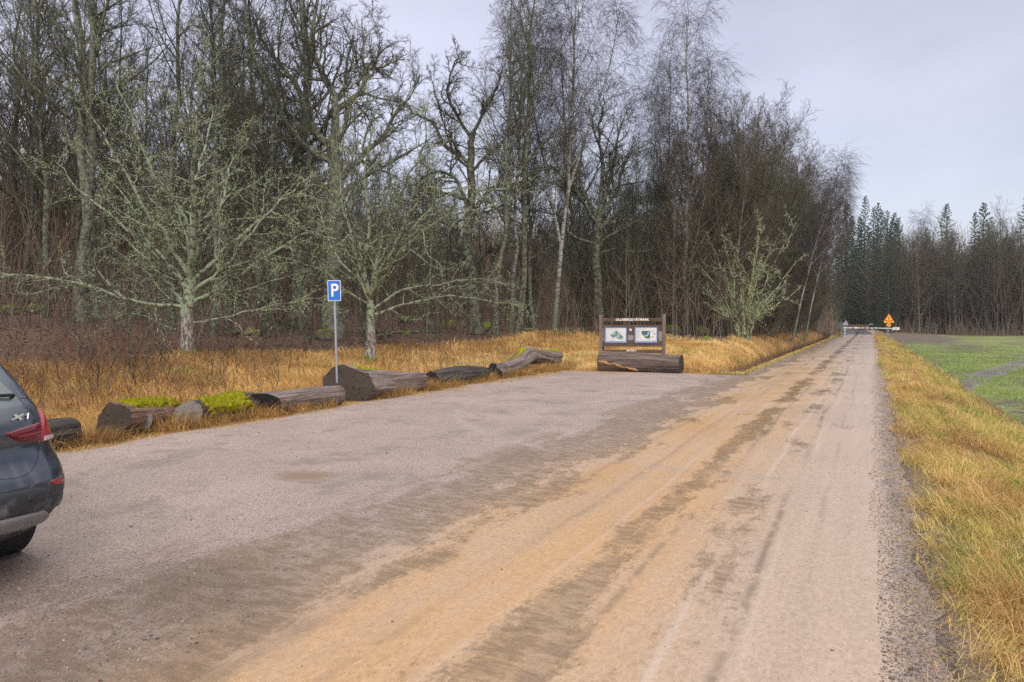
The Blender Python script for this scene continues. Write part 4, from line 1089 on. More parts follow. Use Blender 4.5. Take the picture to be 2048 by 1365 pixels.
for px, d, sc, lb in ((1679, 80, .17, 'small green spruce next to the left post of the boom barrier'), (1592, 62, .06, 'tiny green spruce at the ditch edge under the leaning birches'), (1612, 66, .055, 'second tiny spruce at the ditch edge, nearer the barrier')):
    plant('young_spruce', make_spruce(60 + int(px) % 7, 20, .25, .26, 'needle_light', .7, .02), at(px, d), 0, sc, lb, 'spruce')

# --- undergrowth: thin stems between the trees
def stems(name, x, y, H, rng, tint, mat, label, cat, rad=.009, br=3, wig=.12, lean=None):
    n = len(x); N = 6
    P = np.empty((n, N, 3)); P[:, 0] = np.stack([x, y, zt(x, y) - .05], -1)
    d = np.stack([rng.normal(0, .16, n), rng.normal(0, .16, n), np.ones(n)], -1)
    if lean is not None: d += lean
    st = (H / (N - 1))[:, None]
    for k in range(1, N):
        d = d + rng.normal(0, wig, (n, 3)); d /= np.linalg.norm(d, axis=1, keepdims=True); P[:, k] = P[:, k - 1] + d * st
    dist = np.sqrt(x * x + y * y)
    r0 = rad * (H / 3) ** .5 * np.clip(dist / 22, .55, 2.4)
    Rr = r0[:, None] * (1 - .75 * np.linspace(0, 1, N))[None]
    g = [tubes(P, Rr, 3)]; tn = [np.repeat(tint, N * 3)]
    if br:
        B, BR = spawn(P, Rr, rng, br, .25, 1, .7, .5, .38, 4, .15, .04, .7, .003, .3)
        BR = np.maximum(BR, (Rr[:, -1:] * .9).repeat(br, 0)); g.append(tubes(B, BR, 3)); tn.append(np.repeat(np.repeat(tint, br), 12))
    v, f = join_geo(g)
    return tag(link(name, np_mesh(name, v, f, mat, True, {'tint': np.concatenate(tn)})), label, cat, kind='stuff')
n = 11000
x = -rng.uniform(6.6, 46, n); y = rng.uniform(-8, 98, n)
k = (in_forest(x, y) > .35) & (rng.random(n) < np.where(y > 40, .9, (.25 + .65 * vnoise(x, y, 5, 101)) * (.25 + .75 * sstep(-x, 20, 26)))); x, y = x[k], y[k]
H = np.where(rng.random(len(x)) < .14, rng.uniform(4, 8, len(x)), rng.uniform(1.2, 4.8, len(x))) * (.5 + .5 * sstep(in_forest(x, y), .4, 1))
stems('undergrowth', x, y, H, rng, np.clip(rng.normal(.42, .22, len(x)) + .25 * (vnoise(x, y, 7, 102) - .5), 0, 1), M['brush'], 'brown thicket of thin bare stems between the forest trees', 'undergrowth', .010, 4)
n = 5200
x = np.concatenate([-rng.uniform(42, 105, n), -rng.uniform(14, 60, 2600)]); y = np.concatenate([rng.uniform(-20, 110, n), rng.uniform(95, 135, 2600)])
stems('distant_forest', x, y, rng.uniform(6, 15, len(x)), rng, np.clip(rng.normal(.4, .22, len(x)), 0, 1), M['brush'], 'dim mass of thin bare trunks and branches deep in the forest', 'forest', .016, 9, .07)
n = 4200
x = np.concatenate([rng.uniform(4, 70, n), rng.uniform(-16, 8, 500)]); y = np.concatenate([rng.uniform(132, 175, n), rng.uniform(178, 205, 500)])
stems('far_woods', x, y, rng.uniform(7, 17, len(x)), rng, np.clip(rng.normal(.10, .12, len(x)), 0, 1), M['brush'], 'dim mass of thin trunks filling the far forest behind the field', 'forest', .014, 9, .07)
n = 3200
x = rng.uniform(1.5, 62, n); y = rng.uniform(122.5, 150, n)
stems('field_edge_brush', x, y, rng.uniform(.6, 1.0, n) * (1 + 3.2 * rng.random(n) ** 3), rng, np.clip(rng.normal(.45, .2, n), 0, 1), M['brush'], 'brown brushwood along the far edge of the field', 'undergrowth', .012, 3)
n = 3000
y = 25 + 69 * rng.random(n) ** 1.3; x = np.where((rng.random(n) < .6) | (y < 46), rng.uniform(-5.1, -4.4, n), rng.uniform(-7.2, -4.8, n)); k = (y > 40) | (rng.random(n) < .45); x, y = x[k], y[k]; n = len(x)
stems('ditch_brush', x, y, rng.uniform(.3, 1.5, n) * (.5 + .5 * sstep(-x, 4.8, 6.4)), rng, np.clip(rng.normal(.25, .2, n), 0, 1), M['weed'], 'dark tangled weeds and twigs growing in the roadside ditch', 'weeds', .007, 3, .2)
n = 1500
y = rng.uniform(97, 150, n); x = -rng.uniform(0, 16, n) - 4.2 - np.clip(y - 100, 0, 99) ** 2 * .0016
stems('roadside_brush', x, y, rng.uniform(1.0, 5.0, n), rng, np.clip(rng.normal(.4, .2, n), 0, 1), M['brush'], 'brown brushwood on the left of the forest road beyond the boom barrier', 'undergrowth', .012, 5)
# brown weeds standing in the straw meadow
n = 8500
y = rng.uniform(0, 40, n); x = -rng.uniform(10.3, 20, n)
k = rng.random(n) < np.clip(1.15 - .06 * y, .16, 1) * sstep(vnoise(x, y, 2.2, 103), .3, .62); x, y = x[k], y[k]
stems('dry_weeds', x, y, rng.uniform(.35, 1.15, len(x)) * (1 + .45 * (1 - sstep(y, 8, 16))), rng, np.clip(rng.normal(.42, .22, len(x)), 0, 1), M['weed'], 'dead brown weed stalks standing in the straw meadow', 'weeds', .0075, 4, .12, np.array([-.12, .1, 0]))

# fallen branches on the forest floor
fb = []
for i in range(3):
    r2 = np.random.default_rng(300 + i); T = catmull([(-2.2, 0, .10), (-.8, .15, .16), (.7, -.1, .13), (2.4, .2, .22)], 14)[None]; TR = (.10 * (1 - .7 * np.linspace(0, 1, 14)))[None]
    A_, AR_ = spawn(T, TR, r2, 12, .25, .95, .9, .6, .34, 7, .16, .04, .5, .008, .3); B_, BR_ = spawn(A_, AR_, r2, 5, .2, 1, .8, .6, .45, 4, .15, .0, .7, .005)
    v, f = join_geo([tubes(T, TR, 7)]); tm = np_mesh('fallen_stem', v, f, M['oak_bark'], True); v, f = join_geo([tubes(A_, AR_, 3), tubes(B_, BR_, 3)]); fb.append((tm, np_mesh('fallen_twigs', v, f, M['grey_twig'], True)))
fp = None
FB = 'fallen bare branch lying on the forest floor behind the straw meadow'
for i, (px, d) in enumerate(((60, 31), (250, 33), (470, 30), (560, 37), (830, 38), (1010, 44), (760, 34), (1180, 48))):
    if i < 3:
        o = empty('fallen_branch', at(px, d), i * 1.1 + .3); tag(o, FB, 'branch', 'fallen branches in the forest'); link('stem', fb[i][0], o); link('twigs', fb[i][1], o); fp = (fp or []) + [o]
    else: copy_tree(fp[i % 3], at(px, d), i * 1.9, .8 + .1 * (i % 4), FB, 'fallen branches in the forest')
# saplings on the meadow, each its own thing
sm = []
for i in range(4):
    r2 = np.random.default_rng(200 + i)
    T, TR = trunk_line(r2, 1.9, .019, 8, .25, top=.25, flare=.1)
    A_, AR_ = spawn(T, TR, r2, 9, .2, .95, .8, .5, .38, 6, .14, .06, .65, .0035, .4)
    B_, BR_ = spawn(A_, AR_, r2, 3, .3, 1, .7, .5, .45, 4, .12, .02, .8, .003)
    v, f = join_geo([tubes(T, TR, 5)]); tm = np_mesh('sapling_trunk', v, f, M['dark_bark'], True)
    v, f = join_geo([tubes(A_, AR_, 3), tubes(B_, BR_, 3)]); sm.append((tm, np_mesh('sapling_crown', v, f, M['dark_twig'], True)))
spx = [(195, 790), (232, 772), (268, 786), (301, 770), (322, 762), (338, 772), (418, 768), (432, 776), (447, 768), (470, 760), (504, 766), (546, 778), (579, 757), (155, 766), (120, 758), (405, 752), (526, 742), (610, 742), (283, 740), (250, 735)]
sp = None
SAL = 'thin dark leafless sapling standing in the straw meadow behind the mossy logs'
for i, (a, b) in enumerate(spx):
    p = G(a, b, .1); l = (p[0], p[1], ztf(p[0], p[1]))
    if i < 4: o = plant('sapling', sm[i], l, i * 1.3, .9 + .1 * i, SAL, 'sapling', 'saplings on the straw meadow'); sp = sp or []; sp.append(o)
    else: copy_tree(sp[i % 4], l, i * 1.7, rng.uniform(.55, 1.15), SAL, 'saplings on the straw meadow')
# ================================================================ logs
def log(label, pts, radii, wmat, end0=None, end1=None, shear0=(0, 0), seed=0, rough=.07, name='log', squash=1.0, flat=0.0):
    rng = np.random.default_rng(seed); N, K = 34, 36
    C_ = catmull(pts, N); tt = np.linspace(0, 1, N)
    r = np.interp(tt, np.linspace(0, 1, len(radii)), radii)
    T = np.gradient(C_, axis=0); T /= np.linalg.norm(T, axis=1, keepdims=True)
    e1 = np.cross(T, [0, 0, 1.]); e1 /= np.linalg.norm(e1, axis=1, keepdims=True); e2 = np.cross(e1, T)
    ph = np.arange(K) * 2 * np.pi / K
    s = np.concatenate([[0], np.cumsum(np.linalg.norm(np.diff(C_, axis=0), axis=1))])
    PH, S = np.meshgrid(ph, s)
    nz = (vnoise(np.cos(PH) * 1.2 + 7 + seed, np.sin(PH) * 1.2 + S * .5, .6, seed) - .5) * 2 + (vnoise(np.cos(PH) * 4 + 20, np.sin(PH) * 4 + S * .35, .5, seed + 3) - .5) * .7
    nz = nz + .8 * (vnoise(np.cos(PH) * .8 + 31 + seed, np.sin(PH) * .8 + S * .8, .55, seed + 9) - .5)
    rr = r[:, None] * (1 + 1.9 * rough * nz)
    cosp, sinp = np.cos(PH), np.sin(PH)
    V = C_[:, None, :] + rr[..., None] * (cosp[..., None] * e1[:, None] + squash * sinp[..., None] * e2[:, None])
    fall = np.exp(-s / max(r[0], .05) * 1.2)[:, None]
    V += T[0] * ((cosp * shear0[0] + sinp * shear0[1]) * r[0] * fall)[..., None]
    grain = np.stack([cosp * .5, sinp * .5, S * .16 + seed], -1)
    ids = np.arange(N * K).reshape(N, K)
    q = np.stack([ids[:-1], np.roll(ids[:-1], -1, 1), np.roll(ids[1:], -1, 1), ids[1:]], -1).reshape(-1, 4)[:, ::-1]
    root = empty(name, (0, 0, 0)); base = C_.mean(0); base[2] = 0; root.location = Vector(base.tolist())
    o = link('wood', np_mesh('wood', (V - base).reshape(-1, 3), [q], wmat, True, {'grain': grain.reshape(-1, 3)}), root)
    tag(root, label, 'log', 'logs lined up along the parking area')
    for (m, ring, tdir) in ((end0, 0, -1), (end1, N - 1, 1)):
        mat = m or wmat
        rg = V[ring] - base; ct = rg.mean(0)
        rings = [rg]; gr = [np.stack([cosp[0], sinp[0], 0 * ph], -1)]
        bulge = .25 if m is None else 0.012
        for f in (.93, .66, .33):
            rings.append(ct + (rg - ct) * f + T[ring] * tdir * r[ring] * bulge * (1 - f * f) ** .5 + (rng.normal(0, .006, (K, 3)) if f < .9 else 0)); gr.append(gr[0] * f)
        rings = np.concatenate(rings + [(ct + T[ring] * tdir * r[ring] * bulge)[None]]); gr = np.concatenate(gr + [[[0, 0, 0.]]])
        i4 = np.arange(4 * K).reshape(4, K)
        qq = np.stack([i4[:-1], np.roll(i4[:-1], -1, 1), np.roll(i4[1:], -1, 1), i4[1:]], -1).reshape(-1, 4)
        tr = np.stack([i4[3], np.roll(i4[3], -1), np.full(K, 4 * K)], -1)
        if tdir > 0: qq, tr = qq[:, ::-1], tr[:, ::-1]
        link('cut_end' if m else 'broken_end', np_mesh('cut_end', rings, [qq, tr], mat, False, {'grain': gr if m else gr * .5 + [0, 0, seed]}), root)
    return root, dict(V=V, C=C_, e1=e1, e2=e2, T=T, r=r, base=base, s=s, K=K, N=N)
def moss_on(root, g, s0, s1, p0, p1, thick, seed, dens=2200, cut=.3):
    """moss cushion over the part s0..s1 of the length, p0..p1 of the girth (90 deg = top)"""
    rng = np.random.default_rng(seed); n, k = 60, 40
    fs = np.linspace(s0, s1, n); fp = np.radians(np.linspace(p0, p1, k))
    def surf(a, b):
        ii = np.clip(a * (g['N'] - 1), 0, g['N'] - 1.001); i = ii.astype(int); f = ii - i
        jj = (b % (2 * np.pi)) / (2 * np.pi) * g['K']; j = jj.astype(int) % g['K']; h = jj - np.floor(jj); j2 = (j + 1) % g['K']
        V = g['V']; v = (V[i, j] * ((1 - f) * (1 - h))[..., None] + V[i + 1, j] * (f * (1 - h))[..., None] + V[i, j2] * ((1 - f) * h)[..., None] + V[i + 1, j2] * (f * h)[..., None])
        c = g['C'][i] * (1 - f)[..., None] + g['C'][i + 1] * f[..., None]
        nn = v - c; nn /= np.linalg.norm(nn, axis=-1, keepdims=True)
        return v, nn
    A, B = np.meshgrid(fs, fp, indexing='ij')
    v, nn = surf(A, B)
    edge = np.minimum(np.minimum((A - s0) / (s1 - s0), (s1 - A) / (s1 - s0)) * 8, np.minimum((B - fp[0]), (fp[-1] - B)) / (fp[-1] - fp[0]) * 5)
    m = vnoise(A * 7 + seed, B * 1.6, .35, seed) * .75 + vnoise(A * 25, B * 6, .4, seed + 1) * .25 + np.clip(edge * .7, 0, 1) * .6 - .6
    h = np.where(m > cut - .3, thick * (.5 + 1.2 * np.clip(m + .3, 0, 1)) * np.clip(edge * 2, 0, 1), -.02)
    P = v + nn * h[..., None] - g['base']
    ids = np.arange(n * k).reshape(n, k); q = np.stack([ids[:-1, :-1], ids[1:, :-1], ids[1:, 1:], ids[:-1, 1:]], -1).reshape(-1, 4)
    keep = (h.reshape(-1)[q] > -.01).sum(1) >= 2; q = q[keep]
    # fuzz
    a = rng.uniform(s0, s1, dens); b = np.radians(rng.uniform(p0, p1, dens))
    ia = np.clip(((a - s0) / (s1 - s0) * (n - 1)).astype(int), 0, n - 1); ib = np.clip(((b - fp[0]) / (fp[-1] - fp[0]) * (k - 1)).astype(int), 0, k - 1)
    kk = h[ia, ib] > .01; p = P[ia, ib][kk]; no = nn[ia, ib][kk]; c = len(p)
    p = p + rng.normal(0, .008, (c, 3)); tip = p + (no * .6 + rng.normal(0, .45, (c, 3)) + [0, 0, .2]) * rng.uniform(.006, .02, c)[:, None]
    sd = np.cross(tip - p, rng.normal(0, 1, (c, 3))); sd /= np.linalg.norm(sd, axis=1, keepdims=True) + 1e-9; sd *= .006
    F3 = np.stack([p - sd, p + sd, tip], 1).reshape(-1, 3)
    me = np_mesh('moss', np.concatenate([P.reshape(-1, 3), F3]), [q, np.arange(3 * c).reshape(-1, 3) + n * k], M['moss'], True)
    return link('moss', me, root)
def bp(px, py, r, up=None, back=None):
    """axis point of a log of radius r whose front foot shows at (px, py)"""
    g = G(px, py); b = r * .75 if back is None else back
    g = g + fh * b; return np.array([g[0], g[1], r * .93 if up is None else up])
# 0: behind the car
log('grey weathered log with a rounded end, half hidden behind the parked car', [bp(30, 915, .20), bp(95, 900, .2), bp(128, 893, .19)], [.2, .2, .19], M['log_bark'], M['end_brown'], None, seed=1)
# 1: red-brown with branch stub
r1, g1 = log('red-brown barkless log with a branch stub and moss on its back, first beyond the car', [bp(212, 880, .27), bp(270, 866, .24), bp(345, 848, .20)], [.29, .25, .2, .14], M['log_red'], M['end_brown'], None, (-.22, .12), seed=2, rough=.11)
moss_on(r1, g1, .16, 1.0, 34, 150, .032, 3, 6000, .38)
st = log('tmp', [np.array([0, 0, 0]), np.array([.16, -.10, .0]), np.array([.30, -.20, .0])], [.17, .14, .13], M['log_red'], None, M['end_grey'], seed=5)[0]
bpy.context.view_layer.update()
gpt = bp(272, 862, .20); st.location = st.location + Vector((gpt + rt * .12 - fh * .16 + np.array([0, 0, .02])).tolist())
loc0 = st.location.copy()
for ch in list(st.children):            # the stub belongs to its log
    ch.parent = r1; ch.location = loc0 - r1.location
    ch.name = 'branch_stub' if ch.name.startswith('wood') else ('stub_end' if ch.name.startswith('cut') else 'stub_root')
bpy.data.objects.remove(st)
for ch in r1.children:
    if ch.name.startswith('stub_root'): bpy.data.objects.remove(ch); break
b = MB()
for i in range(7):
    q = bp(318 + i * 4, 850 - i, .14) - np.array(r1.location); rr_ = random.Random(i)
    b.box((q[0], q[1], .16 + .05 * math.sin(i * 2.1)), (.16, .05, .06), Matrix.Rotation(rr_.uniform(-.6, .6) + .5, 3, 'Z') @ Matrix.Rotation(rr_.uniform(-.5, .3), 3, 'Y'), .012)
b.build('splintered_wood', M['fresh_wood'], r1)
# 2: moss-covered
r2, g2 = log('log with a pale grey cut end, nearly covered in bright green moss', [bp(366, 855, .20), bp(430, 843, .20), bp(496, 833, .21)], [.205, .2, .215], M['log_bark'], M['end_grey'], M['end_brown'], (.55, .2), seed=6, rough=.13)
moss_on(r2, g2, .10, .92, -25, 165, .034, 7, 7500, .40)
# 3: pinkish with dark oblique end
r3, g3 = log('pinkish grey barkless log with a black slanting cut end, left of the sign post', [bp(522, 834, .215), bp(600, 822, .22), bp(672, 812, .215)], [.22, .225, .215], M['log_pink'], M['end_black'], M['end_brown'], (1.0, -.25), seed=8, rough=.05)
# 4: largest
r4, g4 = log('thickest log of the row with a huge dark cut end, behind the sign post', [bp(688, 806, .37, .33), bp(760, 795, .29), bp(836, 783, .25)], [.44, .34, .27, .25], M['log_pink'], M['end_brown'], M['end_brown'], (.75, .1), seed=9, rough=.09)
moss_on(r4, g4, .12, .55, 85, 130, .03, 10, 700, .45)
# 5
r5, g5 = log('short dark grey log with a black round cut end and an orange broken scar', [bp(862, 777, .215), bp(915, 770, .235), bp(968, 763, .21)], [.215, .235, .23, .2], M['log_bark'], M['end_black'], None, (.15, 0), seed=12, rough=.09)
b = MB()
for i in range(9):
    rr_ = random.Random(i + 40); ii = int(33 * (.60 + .02 * i)); j = 26 + i % 3
    v = g5['V'][ii, (18 + 4 + i % 5) % 36] - g5['base']
    b.box(v, (.16, .035, .08), Matrix.Rotation(math.atan2(g5['T'][0][1], g5['T'][0][0]) + rr_.uniform(-.4, .4), 3, 'Z') @ Matrix.Rotation(rr_.uniform(-.6, .6), 3, 'Y'), .01)
b.build('broken_scar', M['fresh_wood'], r5)
# 6: crooked
p6 = [bp(982, 759, .2), bp(1010, 752, .2), bp(1036, 748, .2, .34), bp(1054, 744, .2, .56), bp(1072, 742, .18, .52), bp(1092, 738, .17, .42), bp(1118, 736, .17, .36)]
r6, g6 = log('crooked knobbly log rising into a hump, farthest of the row along the parking area', p6, [.23, .2, .24, .27, .22, .19, .2], M['log_pink'], M['end_black'], M['end_brown'], (.35, 0), seed=14, rough=.2)
moss_on(r6, g6, .30, .50, 70, 130, .03, 15, 500, .4)
moss_on(r6, g6, .84, .99, 65, 120, .03, 16, 400, .4)
# 7: in front of the board
r7, g7 = log('long straight grey-brown log lying in front of the wooden information board', [bp(1203, 743, .36, .33), bp(1285, 745, .33, .31), bp(1366, 748, .30, .29)], [.35, .34, .325, .31], M['log_grey'], None, M['end_brown'], seed=18, rough=.045)
r7['group'] = 'logs lined up along the parking area'
b = MB()
for i in range(16):
    rr_ = random.Random(i + 70); u = i / 15
    ii = int(33 * (.06 + .40 * u)); ang = int((200 + 60 * u) / 10) % 36
    # find the girth index that faces the camera at the wanted height
    ring = g7['V'][ii]; want = .34 - .26 * u; fr = ring @ fh; cand = np.where(fr < fr.mean())[0]
    j = cand[np.argmin(abs(ring[cand, 2] - want))]
    v = ring[j] - g7['base']
    b.box(v, (.20, .03, .045 + .03 * math.sin(i)), Matrix.Rotation(YAW, 3, 'Z') @ Matrix.Rotation(.33 + rr_.uniform(-.1, .1), 3, 'Y'), .008)
b.build('split_edge', M['fresh_wood'], r7)

# ================================================================ lettering
def lettering(name, body, size, mat, parent, mtx, extrude=.003, bold=0.0, sx=1.0):
    cu = bpy.data.curves.new(name, 'FONT'); cu.body = body; cu.size = size; cu.extrude = extrude; cu.offset = bold
    cu.align_x = 'CENTER'; cu.align_y = 'CENTER'
    tmp = bpy.data.objects.new(name, cu); COL.objects.link(tmp)
    dg = bpy.context.evaluated_depsgraph_get(); me = bpy.data.meshes.new_from_object(tmp.evaluated_get(dg))
    bpy.data.objects.remove(tmp); bpy.data.curves.remove(cu)
    me.transform(mtx @ Matrix.Diagonal((sx, 1, 1, 1))); me.materials.clear(); me.materials.append(mat); me.name = name
    return link(name, me, parent)
STAND = Matrix.Rotation(R(90), 4, 'X')     # text in the local xz plane, facing -y

# ================================================================ parking sign
p = G(675, 803); S = empty('parking_sign', (p[0], p[1], 0), YAW + R(12))
tag(S, 'blue square parking sign with a white P on a thin grey post', 'sign')
S.rotation_euler = (0, R(-1.2), YAW + R(12)); S.scale = (.89, .89, .962)
b = MB(); b.cyl((0, 0, -.2), (0, 0, 2.70), .03, n=20); b.build('pole', M['galv'], S, True)
def rrect(w, h, r, n=6):
    out = []
    for cx_, cy_, a0 in ((w / 2 - r, h / 2 - r, 0), (-w / 2 + r, h / 2 - r, 90), (-w / 2 + r, -h / 2 + r, 180), (w / 2 - r, -h / 2 + r, 270)):
        for i in range(n + 1): a = R(a0 + 90 * i / n); out.append((cx_ + r * math.cos(a), cy_ + r * math.sin(a)))
    return out
def off(pts, dx, dz): return [(a + dx, c + dz) for a, c in pts]
zc = 2.47
b = MB(); b.prism(off(rrect(.305, .46, .025), 0, zc), -.052, -.040); b.build('border', M['sign_white'], S)
b = MB(); b.prism(off(rrect(.280, .435, .018), 0, zc), -.0545, -.0535); pl_ = b.build('plate', M['sign_blue'], S)
lettering('letter', 'P', .40, M['sign_white'], pl_, Matrix.Translation((.005, -.0555, zc - .005)) @ STAND, .001, .006, .92)
b = MB()
for z in (zc - .12, zc + .12): b.box((0, -.018, z), (.09, .044, .03), bev=.004)
b.build('clamp', M['galv'], S)

# ================================================================ information board
d = 26.6
pL = PD(1201.5, 700, d); pR = PD(1327.5, 700, d - .25)
ctr = (pL + pR) / 2; ang = math.atan2(pR[1] - pL[1], pR[0] - pL[0]); W = float(np.linalg.norm((pR - pL)[:2]))
gz = ztf(ctr[0], ctr[1])
B = empty('information_board', (ctr[0], ctr[1], gz), ang)
tag(B, 'brown wooden information board with two framed map posters between posts', 'notice board')
def zpx(py): return float((CAM[2] + (HOR - py) / F * d) - gz)
hw = W / 2
for s_, top in ((-1, 629), (1, 628)):
    b = MB(); b.box((s_ * hw, 0, zpx(top) / 2 - .15), (.125, .125, zpx(top) + .3), bev=.008); q = b.build('post', M['post'], B)
    b = MB(); b.box((s_ * hw, 0, zpx(top) + .010), (.15, .15, .03), bev=.006); b.build('post_cap', M['cap_dark'], q)
def strip(name, x0, x1, py0, py1, y, th, mat, par=B, bev=.004):
    z0, z1 = zpx(py1), zpx(py0)
    bb = MB(); bb.box(((x0 + x1) / 2, y, (z0 + z1) / 2), (x1 - x0, th, z1 - z0), bev=bev); return bb.build(name, mat, par)
i0, i1 = -hw + .064, hw - .064
tp = strip('title_plank', i0, i1, 636.6, 643.2, 0, .04, M['plank'])
lettering('lettering', 'ULLABERGS VÅTMARK', .125, M['white_letter'], tp, Matrix.Translation((.0, -.0235, zpx(639.9))) @ STAND, .002, .0035, 1.0)
for k in range(4): strip('back_plank', i0, i1, 650.5 + k * 10.8, 661.1 + k * 10.8, 0, .035, M['plank'])
lp = strip('lower_plank', i0, i1, 699.8, 706.5, .01, .03, M['plank'])
lettering('lettering', 'ENTRÉ 2', .10, M['white_letter'], lp, Matrix.Translation((-.02, -.0085, zpx(701.6))) @ STAND, .002, .002)
def poster(x0, x1, py0, py1):
    z0, z1 = zpx(py1), zpx(py0); cx_, cz = (x0 + x1) / 2, (z0 + z1) / 2; w, h = x1 - x0, z1 - z0
    e = MB()
    for (a, c, ww, hh) in ((0, h / 2 + .02, w + .08, .04), (0, -h / 2 - .02, w + .08, .04), (-w / 2 - .02, 0, .04, h), (w / 2 + .02, 0, .04, h)): e.box((cx_ + a, -.032, cz + c), (ww, .028, hh), bev=.004)
    fr = e.build('poster_frame', M['plank'], B)
    e = MB(); e.box((cx_, -.024, cz), (w - .002, .010, h - .002)); po = e.build('poster', M['blue_border'], B)
    e = MB(); e.box((cx_ + .008, -.0315, cz + .008), (w - .10, .003, h - .10)); e.build('sheet', M['sheet'], po)
    return po, cx_, cz, w, h
def at_s(u, v, P_): po, cx_, cz, w, h = P_; return cx_ + (u - .5) * w, cz + (.5 - v) * h
sc_ = (hw * 2) / (1327.5 - 1201.5)
xx_ = lambda px: (px - 1264.5) * sc_
PA = poster(xx_(1209.3), xx_(1253.6), 654.8, 685.8); PB = poster(xx_(1269.2), xx_(1314.6), 654.2, 685.5)
def flatpoly(name, P_, uv, mat, y=-.0345):
    e = MB(); e.prism([at_s(u, v, P_) for u, v in uv], y, y + .0012); return e.build(name, mat, P_[0])
flatpoly('map', PA, [(.24, .45), (.30, .40), (.36, .32), (.44, .24), (.53, .22), (.60, .28), (.68, .36), (.73, .46), (.80, .54), (.84, .62), (.84, .74), (.78, .82), (.70, .80), (.62, .74), (.52, .72), (.44, .62), (.40, .72), (.34, .72), (.32, .60), (.25, .56)], M['trail_map'])
am = flatpoly('map', PB, [(.30, .25), (.68, .25), (.68, .73), (.49, .73), (.30, .44)], M['aerial_map'])
e = MB(); e.prism([at_s(u, v, PB) for u, v in [(.39, .50), (.46, .54), (.53, .52), (.56, .44), (.58, .34), (.62, .28), (.62, .38), (.64, .44), (.58, .52), (.55, .60), (.47, .61), (.41, .57)]], -.0358, -.0350); e.build('lake', M['lake_print'], PB[0])
def rows(P_, lst, mat, nm):
    e = MB()
    for (u, v, w, h) in lst:
        x_, z_ = at_s(u + w / 2, v + h / 2, P_); e.box((x_, -.034, z_), (w * P_[3], .0014, h * P_[4]))
    e.build(nm, mat, P_[0])
rows(PA, [(.11, .11, .50, .035)] + [(.11, .22 + i * .05, .10 - .02 * (i % 3), .014) for i in range(12)] + [(.66 + .03 * i, .24, .02, .04) for i in range(4)] + [(.84, .44, .08, .016), (.86, .60, .03, .03), (.86, .70, .03, .03)], M['print_grey'], 'print')
rows(PA, [(.24, .86, .14, .02), (.30, .79, .06, .02), (.42, .83, .06, .02), (.24, .24, .05, .02), (.36, .25, .04, .02), (.77, .36, .05, .03)], M['print_dark'], 'dark_print')
rows(PB, [(.10, .11, .40, .035)] + [(.10, .20 + i * .042, .17 - .02 * (i % 4), .013) for i in range(13)] + [(.72, .18 + i * .05, .17 - .03 * (i % 2), .014) for i in range(4)] + [(.74, .66, .16, .014), (.82, .84, .09, .05), (.26, .80, .06, .04)], M['print_grey'], 'print')
rows(PB, [(.83, .40, .05, .06), (.88, .45, .04, .04)], M['print_dark'], 'dark_print')
rows(PB, [(.73, .58, .10, .07), (.75, .30, .05, .05), (.10, .82, .09, .04)], M['print_ochre'], 'ochre_print')
rows(PB, [(.40, .82, .06, .04), (.56, .80, .12, .05)], M['print_green'], 'green_print')
strip('notice', xx_(1259), xx_(1263.6), 658, 662, -.021, .006, M['sheet'], B, .001)
for (a, b_, y0, y1) in ((1202 + 4.5, 1206.9, 657, 664), (1206.5, 1206.9, 665, 665.5)):
    pass
strip('pale_slip', i0 + .005, xx_(1207.6), 657, 664.4, -.021, .008, M['pale_slip'], B, .001)
strip('pale_slip', i0 + .005, xx_(1207.6), 665, 682.5, -.021, .008, M['pale_slip'], B, .001)
strip('pale_slip', xx_(1256), xx_(1267.4), 670.6, 680.8, -.021, .008, M['pale_slip'], B, .001)
strip('pale_slip', xx_(1316.8), i1 - .005, 662.8, 682, -.021, .008, M['pale_slip'], B, .001)
b = MB(); b.cyl((hw + .02, .9, -.2), (hw + .01, .06, 1.15), .035, n=10); b.cyl((-hw + .12, .9, -.2), (-hw + .1, .06, 1.15), .035, n=10); b.build('brace', M['post'], B)

# ================================================================ boom barrier, warning sign
dB = 83.0
qL, qR = PD(1688.5, 672, dB), PD(1775, 672, dB)
bc = (qL + qR) / 2; bang = math.atan2(qR[1] - qL[1], qR[0] - qL[0]); bw = float(np.linalg.norm((qR - qL)[:2]))
zb = .02
BB = empty('boom_barrier', (bc[0], bc[1], zb), bang); tag(BB, 'white boom barrier with blue and yellow bands closing the gravel road', 'barrier')
kb = dB / F; xb = lambda px: (px - 1731.75) * kb; zz = lambda py: float(CAM[2] + (HOR - py) * kb - zb)
h_ = zz(655.8)
b = MB(); b.box((xb(1689), 0, h_ / 2 - .2), (.13, .13, h_ + .4), bev=.01); b.box((xb(1688), -.02, h_ - .02), (.26, .2, .16), bev=.01); q = b.build('rest_post', M['boom_white'], BB)
b = MB()
for z in (.14, .52): b.box((xb(1689), 0, z), (.142, .142, .14))
b.build('blue_band', M['boom_blue'], q)
b = MB(); b.cyl((xb(1687), -.1, h_ - .02), (xb(1786), -.1, zz(657.4)), .055, n=12); bo = b.build('boom', M['boom_white'], BB, True)
def sleeve(x0, x1, mat, r, nm):
    b = MB(); f0 = (x0 - 1687) / 99; z0 = h_ - .02 + (zz(657.4) - h_ + .02) * f0
    b.cyl((xb(x0), -.1, z0), (xb(x1), -.1, z0 + .0), r, n=14); b.build(nm, mat, bo, True)
